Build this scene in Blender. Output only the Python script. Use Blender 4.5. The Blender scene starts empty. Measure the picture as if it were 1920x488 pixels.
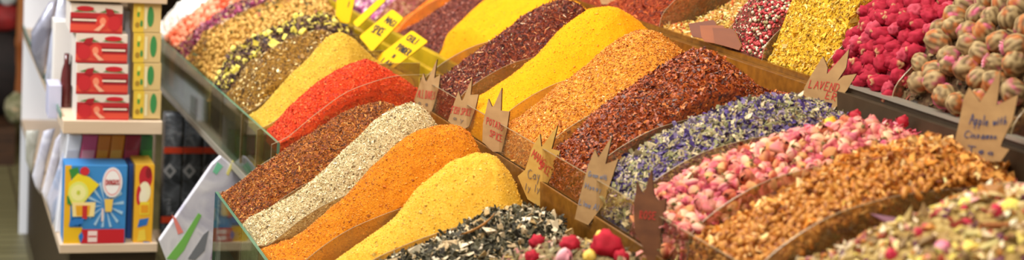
import bpy, math, random
import numpy as np
from mathutils import Vector, Matrix, noise
R = random.Random(7); NR = np.random.default_rng(11)
SC = bpy.context.scene; COL = SC.collection
# ------------------------------------------------------------------ camera
F = 3000.0; PHI = .08
s_, c_ = math.sin, math.cos
xu = -1110*c_(PHI) - 644*s_(PHI); yu = -1110*s_(PHI) + 644*c_(PHI)
TH = math.atan(yu/F); PS = math.atan(-xu/F*c_(TH))
FW = Vector((s_(PS)*c_(TH), c_(PS)*c_(TH), -s_(TH)))
R0 = Vector((c_(PS), -s_(PS), 0)); U0 = Vector((s_(PS)*s_(TH), c_(PS)*s_(TH), c_(TH)))
RT = R0*c_(PHI) + U0*s_(PHI); UP = -R0*s_(PHI) + U0*c_(PHI)
CP = Vector((0, 0, 1.65))
cd = bpy.data.cameras.new('camera'); cam = bpy.data.objects.new('camera', cd); COL.objects.link(cam)
cam.matrix_world = Matrix(((RT.x, UP.x, -FW.x, CP.x), (RT.y, UP.y, -FW.y, CP.y), (RT.z, UP.z, -FW.z, CP.z), (0, 0, 0, 1)))
cd.sensor_width = 36; cd.lens = F/1920*36; cd.clip_start = .05; cd.clip_end = 60
cd.dof.use_dof = True; cd.dof.focus_distance = 3.25; cd.dof.aperture_fstop = 2.8
SC.camera = cam

def ray(px, py):
    return FW + RT*((px-960)/F) - UP*((py-244)/F)
def at(px, py, axis, val):              # point of the sight line on the plane axis = val
    d = ray(px, py); t = (val-CP[axis])/d[axis]; return CP + d*t
def atp(px, py, p, n):
    d = ray(px, py); return CP + d*((p-CP).dot(n)/d.dot(n))
def pj(v):
    w = Vector(v)-CP; D = w.dot(FW); return 960+F*w.dot(RT)/D, 244-F*w.dot(UP)/D, D
def inview(v, m=30):
    x, y, D = pj(v); return -m < x < 1920+m and -m < y < 488+m

# ------------------------------------------------------------------ materials
def newmat(name):
    m = bpy.data.materials.new(name); m.use_nodes = True
    nt = m.node_tree; b = nt.nodes['Principled BSDF']; return m, nt, b
def lin(h):
    h = h.lstrip('#'); o = []
    for i in (0, 2, 4):
        v = int(h[i:i+2], 16)/255; o.append(v/12.92 if v <= .04045 else ((v+.055)/1.055)**2.4)
    return (o[0], o[1], o[2], 1)
def plain(name, col, rough=.6, metal=0, spec=.5, noise_amt=0, scale=20, emit=0, coat=0):
    m, nt, b = newmat(name); c = lin(col) if isinstance(col, str) else col
    b.inputs['Base Color'].default_value = c; b.inputs['Roughness'].default_value = rough
    b.inputs['Metallic'].default_value = metal; b.inputs['Specular IOR Level'].default_value = spec
    b.inputs['Coat Weight'].default_value = coat
    if noise_amt:
        tc = nt.nodes.new('ShaderNodeTexCoord'); n = nt.nodes.new('ShaderNodeTexNoise'); n.inputs['Scale'].default_value = scale
        n.inputs['Detail'].default_value = 5
        r = nt.nodes.new('ShaderNodeValToRGB'); e = r.color_ramp.elements
        e[0].position = .3; e[1].position = .7
        e[0].color = tuple(v*(1-noise_amt) for v in c[:3])+(1,); e[1].color = tuple(min(1, v*(1+noise_amt)) for v in c[:3])+(1,)
        nt.links.new(tc.outputs['Object'], n.inputs['Vector']); nt.links.new(n.outputs['Fac'], r.inputs['Fac']); nt.links.new(r.outputs['Color'], b.inputs['Base Color'])
    if emit:
        b.inputs['Emission Color'].default_value = c; b.inputs['Emission Strength'].default_value = emit
    return m
def wood(name, c1, c2, scale=(3, 30, 30), rough=.55, coat=0):
    m, nt, b = newmat(name); tc = nt.nodes.new('ShaderNodeTexCoord'); mp = nt.nodes.new('ShaderNodeMapping')
    mp.inputs['Scale'].default_value = scale
    n = nt.nodes.new('ShaderNodeTexNoise'); n.inputs['Scale'].default_value = 2; n.inputs['Detail'].default_value = 8
    r = nt.nodes.new('ShaderNodeValToRGB'); r.color_ramp.elements[0].position = .3; r.color_ramp.elements[1].position = .7
    r.color_ramp.elements[0].color = lin(c1); r.color_ramp.elements[1].color = lin(c2)
    L = nt.links.new; L(tc.outputs['Object'], mp.inputs['Vector']); L(mp.outputs['Vector'], n.inputs['Vector']); L(n.outputs['Fac'], r.inputs['Fac']); L(r.outputs['Color'], b.inputs['Base Color'])
    b.inputs['Roughness'].default_value = rough; b.inputs['Coat Weight'].default_value = coat
    return m
def powder(name, c1, c2, c3, scale=260, rough=.9, bump=.5):
    """grainy ground spice: three tones mixed by fine and coarse noise"""
    m, nt, b = newmat(name); L = nt.links.new
    tc = nt.nodes.new('ShaderNodeTexCoord')
    n = nt.nodes.new('ShaderNodeTexNoise'); n.inputs['Scale'].default_value = scale; n.inputs['Detail'].default_value = 4; n.inputs['Roughness'].default_value = .7
    n2 = nt.nodes.new('ShaderNodeTexNoise'); n2.inputs['Scale'].default_value = scale/9; n2.inputs['Detail'].default_value = 3
    r = nt.nodes.new('ShaderNodeValToRGB'); e = r.color_ramp.elements; e[0].position = .3; e[0].color = lin(c1); e[1].position = .52; e[1].color = lin(c2)
    k = e.new(.74); k.color = lin(c3)
    mx = nt.nodes.new('ShaderNodeMath'); mx.operation = 'MULTIPLY_ADD'; mx.inputs[1].default_value = .35; 
    L(tc.outputs['Object'], n.inputs['Vector']); L(tc.outputs['Object'], n2.inputs['Vector'])
    L(n2.outputs['Fac'], mx.inputs[0])
    sb = nt.nodes.new('ShaderNodeMath'); sb.operation = 'ADD'; sb.inputs[1].default_value = -.175; L(n.outputs['Fac'], sb.inputs[0]); L(sb.outputs[0], mx.inputs[2])
    L(mx.outputs[0], r.inputs['Fac']); L(r.outputs['Color'], b.inputs['Base Color'])
    bp = nt.nodes.new('ShaderNodeBump'); bp.inputs['Strength'].default_value = bump; bp.inputs['Distance'].default_value = .002
    L(mx.outputs[0], bp.inputs['Height']); L(bp.outputs['Normal'], b.inputs['Normal'])
    b.inputs['Roughness'].default_value = rough; b.inputs['Specular IOR Level'].default_value = .2
    return m
def flake_mat(name, rough=.6, spec=.4):
    m, nt, b = newmat(name); a = nt.nodes.new('ShaderNodeAttribute'); a.attribute_name = 'Col'
    nt.links.new(a.outputs['Color'], b.inputs['Base Color']); b.inputs['Roughness'].default_value = rough; b.inputs['Specular IOR Level'].default_value = spec
    return m
def glass(name, tint, dust=.1, dustcol='#b0a080', refl=.9, rough=.03):
    m = bpy.data.materials.new(name); m.use_nodes = True; nt = m.node_tree; nt.nodes.clear(); L = nt.links.new
    o = nt.nodes.new('ShaderNodeOutputMaterial'); t = nt.nodes.new('ShaderNodeBsdfTransparent'); t.inputs['Color'].default_value = lin(tint)
    g = nt.nodes.new('ShaderNodeBsdfGlossy'); g.inputs['Roughness'].default_value = rough; g.inputs['Color'].default_value = (refl, refl, refl, 1)
    d = nt.nodes.new('ShaderNodeBsdfDiffuse'); d.inputs['Color'].default_value = lin(dustcol)
    tc = nt.nodes.new('ShaderNodeTexCoord'); n = nt.nodes.new('ShaderNodeTexNoise'); n.inputs['Scale'].default_value = 22; n.inputs['Detail'].default_value = 6
    mr = nt.nodes.new('ShaderNodeMapRange'); mr.inputs['From Min'].default_value = .3; mr.inputs['From Max'].default_value = .75; mr.inputs['To Min'].default_value = dust*.5; mr.inputs['To Max'].default_value = dust*1.6
    L(tc.outputs['Object'], n.inputs['Vector']); L(n.outputs['Fac'], mr.inputs['Value'])
    m1 = nt.nodes.new('ShaderNodeMixShader'); L(mr.outputs[0], m1.inputs[0]); L(t.outputs[0], m1.inputs[1]); L(d.outputs[0], m1.inputs[2])
    lw = nt.nodes.new('ShaderNodeLayerWeight'); lw.inputs['Blend'].default_value = .5
    pw_ = nt.nodes.new('ShaderNodeMath'); pw_.operation = 'POWER'; pw_.inputs[1].default_value = 4
    f = nt.nodes.new('ShaderNodeMath'); f.operation = 'MULTIPLY_ADD'; f.inputs[1].default_value = .5; f.inputs[2].default_value = .04; L(lw.outputs['Facing'], pw_.inputs[0]); L(pw_.outputs[0], f.inputs[0])
    m2 = nt.nodes.new('ShaderNodeMixShader'); L(f.outputs[0], m2.inputs[0]); L(m1.outputs[0], m2.inputs[1]); L(g.outputs[0], m2.inputs[2]); L(m2.outputs[0], o.inputs['Surface'])
    return m

M = dict(
 front_glass=glass('front_glass', '#d8e6dc', .05, '#8a7a60'), edge=plain('glass_edge', '#55806a', .25, spec=.7),
 acrylic=glass('dusty_acrylic', '#ece2cc', .24, '#98805a'), acrylic_edge=plain('acrylic_edge', '#8e7c60', .3),
 board=wood('dark_board', '#2c2016', '#4a3822'), gold=wood('varnished_board', '#643e10', '#86591a', rough=.35, coat=.4), clear=glass('clear_acrylic', '#faf8f2', .02, '#b59a70'),
 yellow_paint=plain('yellow_paint', '#b89a18', .4, noise_amt=.25, scale=12, coat=.3), darkwood=wood('dark_panel', '#382413', '#5a3c20', rough=.4),
 rail=plain('grey_rail', '#a8a294', .35, metal=.4), plate=plain('grey_plate', '#4e4030', .35, metal=.3, noise_amt=.25, scale=14),
 card=wood('tag_wood', '#a07a4c', '#b8925f', (20, 3, 20), .7), card_edge=plain('tag_burnt_edge', '#4a3020', .8),
 card_y=wood('tag_wood_yellow', '#b88c38', '#caa450', (20, 3, 20), .7), card_d=wood('tag_wood_dark', '#5c3318', '#7a4a26', (20, 3, 20), .7),
 plate_b=wood('tag_plate_brown', '#844414', '#a05c20', (10, 3, 20), .5),
 plastic_y=plain('yellow_plastic', '#e8bc08', .7, spec=.2), ink=plain('black_ink', '#1a1410', .6), red=plain('red_ink', '#c2342a', .6), blue=plain('blue_ink', '#30406e', .6), pencil=plain('pencil', '#7d6a58', .7),
 pencil_b=plain('pencil_blue', '#7c7f90', .7),
)

# ------------------------------------------------------------------ mesh helpers
def tagset(o, label=None, cat=None, group=None, kind=None):
    if label: o['label'] = label
    if cat: o['category'] = cat
    if group: o['group'] = group
    if kind: o['kind'] = kind
    return o
def raw(name, V, Fc, mats, parent=None, midx=None, smooth=False, col=None, origin=None):
    V = np.asarray(V, dtype=np.float64)
    if parent is not None: org = np.array((parent.parent or parent).location)
    elif origin is not None: org = np.array(origin)
    else:
        org = (V.max(0)+V.min(0))/2; org[2] = V[:, 2].min()
    me = bpy.data.meshes.new(name)
    if isinstance(Fc, np.ndarray):
        n, k = Fc.shape
        me.vertices.add(len(V)); me.vertices.foreach_set('co', (V-org).ravel())
        me.loops.add(n*k); me.loops.foreach_set('vertex_index', Fc.ravel().astype(np.int32))
        me.polygons.add(n); me.polygons.foreach_set('loop_start', np.arange(0, n*k, k, dtype=np.int32))
        me.update(calc_edges=True)
    else:
        me.from_pydata([tuple(v) for v in (V-org)], [], [tuple(f) for f in Fc])
    for m in (mats if isinstance(mats, (list, tuple)) else [mats]): me.materials.append(m)
    if midx is not None: me.polygons.foreach_set('material_index', np.asarray(midx, dtype=np.int32))
    if smooth: me.polygons.foreach_set('use_smooth', np.ones(len(me.polygons), dtype=bool))
    if col is not None:
        a = me.color_attributes.new('Col', 'FLOAT_COLOR', 'POINT'); a.data.foreach_set('color', np.asarray(col, dtype=np.float32).ravel())
    me.update()
    o = bpy.data.objects.new(name, me); COL.objects.link(o)
    if parent is not None: o.parent = parent
    else: o.location = org
    return o
def empty(name, loc, label, cat, group=None, kind=None):
    o = bpy.data.objects.new(name, None); COL.objects.link(o); o.location = loc; o.empty_display_size = .05
    return tagset(o, label, cat, group, kind)
class MB:
    def __init__(s): s.V = []; s.F = []; s.M = []
    def poly(s, pts, m=0):
        i = len(s.V); s.V += [tuple(p) for p in pts]; s.F.append(tuple(range(i, i+len(pts)))); s.M.append(m)
    def prism(s, pts, d, m=0, me=None):
        """closed prism: outline pts, extruded by vector d"""
        me = m if me is None else me; pts = [Vector(p) for p in pts]; d = Vector(d); n = len(pts); i = len(s.V)
        s.V += [tuple(p) for p in pts] + [tuple(p+d) for p in pts]
        s.F.append(tuple(range(i, i+n))); s.M.append(m); s.F.append(tuple(reversed(range(i+n, i+2*n)))); s.M.append(m)
        for k in range(n):
            s.F.append((i+k, i+n+k, i+n+(k+1) % n, i+(k+1) % n)); s.M.append(me)
    def box(s, a, b, m=0):
        x0, y0, z0 = a; x1, y1, z1 = b
        s.prism([(x0, y0, z0), (x1, y0, z0), (x1, y1, z0), (x0, y1, z0)], (0, 0, z1-z0), m)
    def ribbon(s, pts, w, n, off=.0005, m=0):
        """pen stroke lying on a face with normal n"""
        for a, b in zip(pts[:-1], pts[1:]):
            a = Vector(a); b = Vector(b); t = (b-a)
            if t.length < 1e-6: continue
            t.normalize(); q = t.cross(n)*w/2; e = t*w*.3
            s.poly([a-e-q+n*off, b+e-q+n*off, b+e+q+n*off, a-e+q+n*off], m)
    def build(s, name, mats, parent=None, smooth=False, origin=None):
        return raw(name, s.V, s.F, mats, parent, s.M, smooth, origin=origin)
def bevel(o, w, seg=2):
    b = o.modifiers.new('bevel', 'BEVEL'); b.width = w; b.segments = seg; b.limit_method = 'ANGLE'; return o

# ------------------------------------------------------------------ handwriting
GL = {
'A': [[(0,0),(.45,1),(.9,0)],[(.2,.4),(.7,.4)]], 'B': [[(0,0),(0,1),(.6,.95),(.65,.6),(0,.52)],[(0,.52),(.75,.45),(.75,.05),(0,0)]],
'C': [[(.8,.85),(.5,1),(.1,.8),(0,.4),(.2,.05),(.55,0),(.8,.15)]], 'D': [[(0,0),(0,1),(.5,.95),(.8,.5),(.5,.05),(0,0)]],
'E': [[(.7,1),(0,1),(0,0),(.7,0)],[(0,.5),(.55,.5)]], 'F': [[(.7,1),(0,1),(0,0)],[(0,.5),(.55,.5)]],
'G': [[(.8,.85),(.45,1),(.05,.75),(0,.3),(.3,0),(.75,.1),(.75,.45),(.45,.45)]], 'H': [[(0,0),(0,1)],[(.7,0),(.7,1)],[(0,.5),(.7,.5)]],
'I': [[(.2,0),(.2,1)]], 'L': [[(0,1),(0,0),(.65,0)]], 'M': [[(0,0),(.05,1),(.45,.3),(.85,1),(.9,0)]], 'N': [[(0,0),(0,1),(.7,0),(.7,1)]],
'O': [[(.4,1),(.05,.75),(0,.3),(.35,0),(.75,.3),(.7,.8),(.4,1)]], 'P': [[(0,0),(0,1),(.6,.95),(.65,.55),(0,.45)]],
'R': [[(0,0),(0,1),(.6,.95),(.6,.6),(0,.5),(.7,0)]], 'S': [[(.7,.85),(.35,1),(.05,.75),(.6,.4),(.6,.1),(.25,0),(0,.15)]],
'T': [[(0,1),(.8,1)],[(.4,1),(.4,0)]], 'U': [[(0,1),(.05,.2),(.35,0),(.65,.2),(.7,1)]], 'V': [[(0,1),(.35,0),(.7,1)]],
'W': [[(0,1),(.2,0),(.45,.7),(.7,0),(.9,1)]], 'Y': [[(0,1),(.35,.5),(.7,1)],[(.35,.5),(.35,0)]],
'a': [[(.5,.45),(.2,.5),(0,.25),(.15,0),(.45,.1),(.5,.5),(.55,0)]], 'p': [[(0,.5),(0,-.4)],[(0,.4),(.3,.5),(.5,.25),(.3,0),(0,.1)]],
'l': [[(.1,1),(.1,0)]], 'e': [[(0,.25),(.45,.3),(.4,.5),(.1,.45),(0,.2),(.2,0),(.5,.08)]], 'w': [[(0,.5),(.12,0),(.3,.4),(.45,0),(.6,.5)]],
'i': [[(.1,.5),(.1,0)],[(.1,.72),(.1,.8)]], 't': [[(.2,.9),(.2,0)],[(0,.55),(.4,.55)]], 'h': [[(0,1),(0,0)],[(0,.35),(.25,.5),(.42,.35),(.42,0)]],
'n': [[(0,.5),(0,0)],[(0,.35),(.25,.5),(.4,.35),(.42,0)]], 'm': [[(0,.5),(0,0)],[(0,.4),(.2,.5),(.28,0)],[(.28,.4),(.5,.5),(.56,0)]],
'o': [[(.25,.5),(0,.3),(.15,0),(.4,.1),(.45,.4),(.25,.5)]], 'r': [[(0,.5),(0,0)],[(0,.3),(.3,.5)]], 'g': [[(.5,.5),(.1,.45),(.05,.1),(.45,.1),(.5,.5),(.45,-.35),(.1,-.3)]],
's': [[(.4,.45),(.1,.45),(.35,.2),(.3,0),(0,.05)]], 'y': [[(0,.5),(.2,.1)],[(.45,.5),(.1,-.4)]], '+': [[(0,.5),(.7,.5)],[(.35,.15),(.35,.85)]],
'0': [[(.3,1),(0,.6),(.05,.15),(.35,0),(.6,.4),(.55,.85),(.3,1)]], '1': [[(.1,.8),(.3,1),(.3,0)]], '5': [[(.6,1),(.1,1),(.05,.6),(.5,.6),(.6,.25),(.3,0),(0,.1)]], ' ': []}
def write_px(mb, text, x0, y0, x1, y1, hx, hy, p, n, w, m=0, jit=.05, push=.0012):
    """letters between two picture points projected onto the tag's own plane; (hx,hy) is the cap height vector"""
    adv = sum((.45 if ch in 'Iil ' else .72 if ch.islower() else .95) for ch in text); u = 0
    for ch in text:
        a = (.45 if ch in 'Iil ' else .72 if ch.islower() else .95)
        for st in GL[ch]:
            pts = []
            for (gx, gy) in st:
                t = (u + gx*.85 + R.uniform(-jit, jit))/adv; g = gy + R.uniform(-jit, jit)
                pts.append(atp(x0+(x1-x0)*t+hx*g, y0+(y1-y0)*t+hy*g, p, n))
            mb.ribbon(pts, w, n, push, m)
        u += a

# ------------------------------------------------------------------ flakes and heaps
OV = np.array([(1,0,0),(-1,0,0),(0,1,0),(0,-1,0),(0,0,1),(0,0,-1)], float)
OF = np.array([(0,2,4),(2,1,4),(1,3,4),(3,0,4),(2,0,5),(1,2,5),(3,1,5),(0,3,5)])
CHV = np.array([(-1,-.8,-.2),(1,-.5,.15),(.9,.7,-.1),(-.8,1,.25),(-.9,-.7,.5),(.8,-.6,.8),(1,.5,.6),(-1,.8,.9)], float)  # bent chip
CHF = np.array([(0,3,2),(0,2,1),(4,5,6),(4,6,7),(0,1,5),(0,5,4),(1,2,6),(1,6,5),(2,3,7),(2,7,6),(3,0,4),(3,4,7)])
def flakes(P, N, size, palette, weights, tilt=.6, shape='octa', jit=.18):
    """P positions, N normals; size=(a,b,c,var). returns V,F,C"""
    n = len(P); BV, BF = (OV, OF) if shape == 'octa' else (CHV, CHF); k = len(BV)
    nn = N + NR.normal(0, tilt, (n, 3)); nn /= np.linalg.norm(nn, axis=1)[:, None]
    t = NR.normal(0, 1, (n, 3)); t -= nn*(t*nn).sum(1)[:, None]; t /= np.linalg.norm(t, axis=1)[:, None]
    b = np.cross(nn, t); a_, b_, cc, var = size
    sc = np.exp(NR.normal(0, var, n)); sa = a_*sc*NR.uniform(.7, 1.3, n); sb = b_*sc*NR.uniform(.7, 1.3, n); s3 = cc*sc
    BVj = BV[None] * NR.uniform(.75, 1.25, (n, k, 1))
    V = P[:, None] + BVj[..., 0:1]*(t*sa[:, None])[:, None] + BVj[..., 1:2]*(b*sb[:, None])[:, None] + BVj[..., 2:3]*(nn*s3[:, None])[:, None]
    Fc = (BF[None] + (np.arange(n)*k)[:, None, None]).reshape(-1, 3)
    pal = np.array([lin(h)[:3] for h in palette]); w = np.array(weights, float); w /= w.sum()
    C = pal[NR.choice(len(pal), n, p=w)] * np.exp(NR.normal(0, jit, (n, 1))); C = np.clip(C, 0, 1)
    C = np.repeat(np.concatenate([C, np.ones((n, 1))], 1), k, 0)
    return V.reshape(-1, 3), Fc, C
class Heap:
    """surface of a heap filling a bin: crest profile along X, falling to both dividers"""
    def __init__(s, y0, y1, prof, zr, drop=.07, amp=.004, nscale=14, power=1.7, back=None, yc=None, frontfall=.7, seed=0):
        s.y0, s.y1 = y0+.003, y1-.003; s.yc = (y0+y1)/2 if yc is None else yc; s.zr = zr; s.drop = drop; s.power = power
        s.px = np.array([p[0] for p in prof]); s.pz = np.array([p[1] for p in prof]); s.amp = amp; s.ns = nscale; s.ff = frontfall; s.seed = seed
        xx = np.linspace(s.px[0], s.px[-1], 240); zz = np.interp(xx, s.px, s.pz)
        k = 13; kz = np.convolve(np.pad(zz, k//2, mode='edge'), np.ones(k)/k, 'valid'); b_ = np.clip((np.arange(240)-4)/8, 0, 1); kz = kz*b_+zz*(1-b_)
        s.xx, s.zz = xx, kz
    def h(s, x, y, nz=True):
        r = np.interp(x, s.xx, s.zz)
        v = np.where(y < s.yc, (s.yc-y)/(s.yc-s.y0), (y-s.yc)/(s.y1-s.yc)); v = np.clip(v, 0, 1)
        D = np.minimum(s.drop, np.maximum(0, (r-s.zr))*s.ff)
        z = r - D*v**s.power
        if nz:
            f = np.array([noise.fractal(Vector((a*s.ns, b*s.ns, s.seed)), .7, 2.1, 4) for a, b in zip(np.ravel(x), np.ravel(y))]).reshape(np.shape(x))
            z = z + s.amp*f
        return z
    def mesh(s, floor, nx, ny):
        al = np.concatenate([[0], np.cumsum(np.hypot(np.diff(s.xx), np.diff(s.zz)))]); s.gx = np.interp(np.linspace(0, al[-1], nx), al, s.xx)
        X, Y = np.meshgrid(s.gx, np.linspace(s.y0, s.y1, ny), indexing='ij')
        Z = s.h(X, Y); s.X, s.Y, s.Z = X, Y, Z
        V = np.stack([X, Y, Z], -1).reshape(-1, 3)
        idx = np.arange(nx*ny).reshape(nx, ny)
        q = np.stack([idx[:-1, :-1], idx[1:, :-1], idx[1:, 1:], idx[:-1, 1:]], -1).reshape(-1, 4)
        ring = np.concatenate([idx[:, 0], idx[-1, 1:], idx[-2::-1, -1], idx[0, -2:0:-1]])
        base = len(V); B = V[ring].copy(); B[:, 2] = floor; V = np.concatenate([V, B]); m = len(ring)
        a = ring; b = np.roll(ring, -1); c = base+np.arange(m); d = np.roll(c, -1)
        q = np.concatenate([q, np.stack([a, c, d, b], -1)])
        cc = len(V); V = np.concatenate([V, [[V[:, 0].mean(), V[:, 1].mean(), floor]]])
        q2 = np.stack([c, np.full(m, cc), np.full(m, cc), d], -1)
        tri = np.concatenate([q[:, [0, 1, 2]], q[:, [0, 2, 3]], q2[:, [0, 1, 3]]])
        return V, tri
    def sample(s, n, lift=0, xr=None):
        x = np.interp(NR.uniform(0, len(s.gx)-1, n), np.arange(len(s.gx)), s.gx); y = NR.uniform(s.y0+.004, s.y1-.004, n)
        return s.pts(x, y, lift)
    def pts(s, x, y, lift=0):
        # bilinear from grid
        nx, ny = s.X.shape; fx = np.interp(x, s.gx, np.arange(nx)); fy = (y-s.y0)/(s.y1-s.y0)*(ny-1)
        i = np.clip(fx.astype(int), 0, nx-2); j = np.clip(fy.astype(int), 0, ny-2); a = fx-i; b = fy-j; Z = s.Z
        z = Z[i, j]*(1-a)*(1-b)+Z[i+1, j]*a*(1-b)+Z[i, j+1]*(1-a)*b+Z[i+1, j+1]*a*b
        dx = s.gx[i+1]-s.gx[i]; dy = (s.y1-s.y0)/(ny-1)
        N = np.stack([-(Z[i+1, j]-Z[i, j])/dx, -(Z[i, j+1]-Z[i, j])/dy, np.ones(len(x))], -1); N /= np.linalg.norm(N, axis=1)[:, None]
        return np.stack([x, y, z+lift], -1), N
def build_heap(hp, name, label, cat, floor, mat, layers=(), nx=150, ny=60, basecol=None, group=None, keep=None):
    """layers: list of (n, size, palette, weights, tilt, shape, lift)"""
    V, T = hp.mesh(floor, nx, ny); C = np.ones((len(V), 4))
    mi = np.zeros(len(T), int); fm = keep or FLK
    for (n, size, pal, w, tilt, shape, lift) in layers:
        P, N = hp.sample(n, lift)
        q = n//4; gi = NR.uniform(0, len(hp.gx)-1, q); xs = np.interp(gi, np.arange(len(hp.gx)), hp.gx); Ps, _ = hp.pts(xs, np.full(q, hp.y0+.0005)); Ps[:, 2] -= NR.uniform(0, .06, q); Ps[:, 1] = hp.y0-.0004; Ns = np.tile([0., -1., 0.], (q, 1))
        ok = np.array([inview(p, 60) for p in P]); P, N = P[ok], N[ok]
        if len(P) == 0: continue
        v, f, c = flakes(P, N, size, pal, w, tilt, shape)
        sk = np.array([inview(p, 60) for p in Ps]) if q else []
        if q and sk.any():
            v2, f2, c2 = flakes(Ps[sk], Ns[sk], (min(size[0], .004), min(size[1], .0025), min(size[2], .0007), size[3]), pal, w, .12, shape); f = np.concatenate([f, f2+len(v)]); v = np.concatenate([v, v2]); c = np.concatenate([c, c2])
        T = np.concatenate([T, f+len(V)]); V = np.concatenate([V, v]); C = np.concatenate([C, c]); mi = np.concatenate([mi, np.ones(len(f), int)])
    o = raw(name, V, T, [mat, fm], midx=mi, col=C)
    sm = (mi == 0); o.data.polygons.foreach_set('use_smooth', sm)
    return tagset(o, label, cat, group, 'stuff')
FLK = flake_mat('spice_flakes'); FLKG = flake_mat('glossy_flakes', .38, .6)
def rpx(pts, Y, dz=0, front=None, back=None):
    """crest points read off the photograph, put on the bin's own centre plane"""
    o = []
    for (px, py) in pts:
        p = at(px, py, 1, Y); o.append((p.x, p.z+dz))
    if front: o = [front]+[q for q in o if q[0] > front[0]+.006]
    if back:
        o = [q for q in o if q[0] < back[0]-.01]+[back]
    return o
def arc_plate(mb, prof, y, zb, th=.0028):
    """clear plate across the trough with a curved top"""
    P = [Vector((x, y, z)) for x, z in prof]
    sm = [P[0]]
    for i in range(len(P)-1):
        a = P[max(i-1, 0)]; b = P[i]; c = P[i+1]; d = P[min(i+2, len(P)-1)]
        for k in range(1, 5):
            t = k/4; sm.append(.5*((2*b)+(c-a)*t+(2*a-5*b+4*c-d)*t*t+(3*b-a-3*c+d)*t**3))
    pts = sm + [Vector((P[-1].x, y, zb)), Vector((P[0].x, y, zb))]
    mb.prism(pts, (0, th, 0), 0, 1)

# ================================================================== SETTING
fl = MB(); fl.box((-3, -1, -.05), (5, 13, 0))
FM, nt, b = newmat('floor_tiles')
tc = nt.nodes.new('ShaderNodeTexCoord'); br = nt.nodes.new('ShaderNodeTexBrick'); br.inputs['Scale'].default_value = 3.3
br.inputs['Color1'].default_value = lin('#86805a'); br.inputs['Color2'].default_value = lin('#77724e'); br.inputs['Mortar'].default_value = lin('#5a5238'); br.offset = 0; br.inputs['Mortar Size'].default_value = .02
nt.links.new(tc.outputs['Object'], br.inputs['Vector']); nt.links.new(br.outputs['Color'], b.inputs['Base Color']); b.inputs['Roughness'].default_value = .45
tagset(fl.build('floor', FM), kind='structure')
w = MB(); w.box((-3, 12.9, 0), (5, 13, 3.4)); tagset(w.build('wall_back', plain('wall_paint', '#3a2c22', .9, noise_amt=.3, scale=3)), kind='structure')
w = MB(); w.box((3.4, -1, 0), (3.5, 12.9, 3.4)); tagset(w.build('wall_right', plain('wall_paint_right', '#a08868', .9, noise_amt=.2, scale=3)), kind='structure')
w = MB(); w.box((-3, -1, 3.4), (5, 13, 3.5)); tagset(w.build('ceiling', plain('ceiling_paint', '#d8ccb8', .9)), kind='structure')

# ================================================================== TROUGHS
A2P = [(.645, .80), (.667, .802), (.69, .82), (.728, .852), (.773, .882), (.818, .903), (.873, .924), (.95, .945), (1.08, .955)]
A1P = [(.765, .908), (.80, .925), (.835, .955), (.872, .987), (.932, 1.032), (.994, 1.058), (1.045, 1.073), (1.097, 1.078), (1.16, 1.08)]
C2P = [(1.138, 1.055), (1.16, 1.078), (1.185, 1.098), (1.216, 1.118), (1.25, 1.136), (1.288, 1.15), (1.373, 1.17), (1.5, 1.182), (1.61, 1.185)]
C1P = [(1.32, 1.05), (1.36, 1.10), (1.43, 1.15), (1.52, 1.18), (1.61, 1.19)]
DP = [(1.64, 1.235), (1.65, 1.27), (1.706, 1.326), (1.76, 1.36), (1.813, 1.382), (1.95, 1.42), (2.1, 1.44)]
A2D = [3.26, 3.08, 2.88, 2.68, 2.46]
A1D = [3.73, 3.93, 4.22, 4.38, 4.82, 5.0, 5.18]
C2D = [3.36, 3.09, 2.82, 2.6, 2.4, 2.18, 1.97]
C1D = [4.1, 4.5, 4.75]
DD = [3.40, 3.08, 2.90, 2.66, 2.42, 2.08]
def part(root, name, mats, *boxes, bev=0):
    m = MB()
    for a, b_ in boxes: m.box(a, b_)
    o = m.build(name, mats, root)
    if bev: bevel(o, bev)
    return o
def dividers(root, prof, ys, zb, nm='divider'):
    for y in ys:
        m = MB(); arc_plate(m, prof, y-.002, zb); m.build(nm, [M['acrylic'], M['acrylic_edge']], root)
def pane(root, name, x0, y0, x1, y1, z0, z1, th=.007, gm=None):
    m = MB(); d = Vector((x1-x0, y1-y0, 0)).normalized(); n = Vector((-d.y, d.x, 0))
    n = n if n.x > 0 else -n
    i = len(m.V); P = [Vector((x0, y0, z0)), Vector((x1, y1, z0)), Vector((x1, y1, z1)), Vector((x0, y0, z1))]
    m.prism(P, n*th, 0, 1); return m.build(name, [gm or M['front_glass'], M['edge'] if gm is None else M['acrylic_edge']], root)
NEAR = 1.35
# front trough, near section
t = empty('display_trough', (.85, 2.5, 0), 'low glass fronted trough holding the brown, whitish, orange and pale yellow heaps', 'display trough')
pane(t, 'front_glass', .638, 3.545, .638, NEAR, .40, .80)
part(t, 'front_board', M['board'], ((.654, NEAR, .06), (.67, 3.53, .70)))
part(t, 'floor_board', M['board'], ((.67, NEAR, .68), (1.10, 3.53, .70)))
part(t, 'back_board', M['gold'], ((1.085, NEAR, .70), (1.10, 3.53, .955)))
part(t, 'plinth', M['board'], ((.70, NEAR+.02, 0), (1.10, 3.52, .68)))
dividers(t, A2P, A2D, .70)
m = MB(); arc_plate(m, [(.646, .80)]+[(x, z+.004) for x, z in A2P[1:]], 3.536, .40, .005); m.build('end_glass', [M['clear'], M['acrylic_edge']], t)
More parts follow.
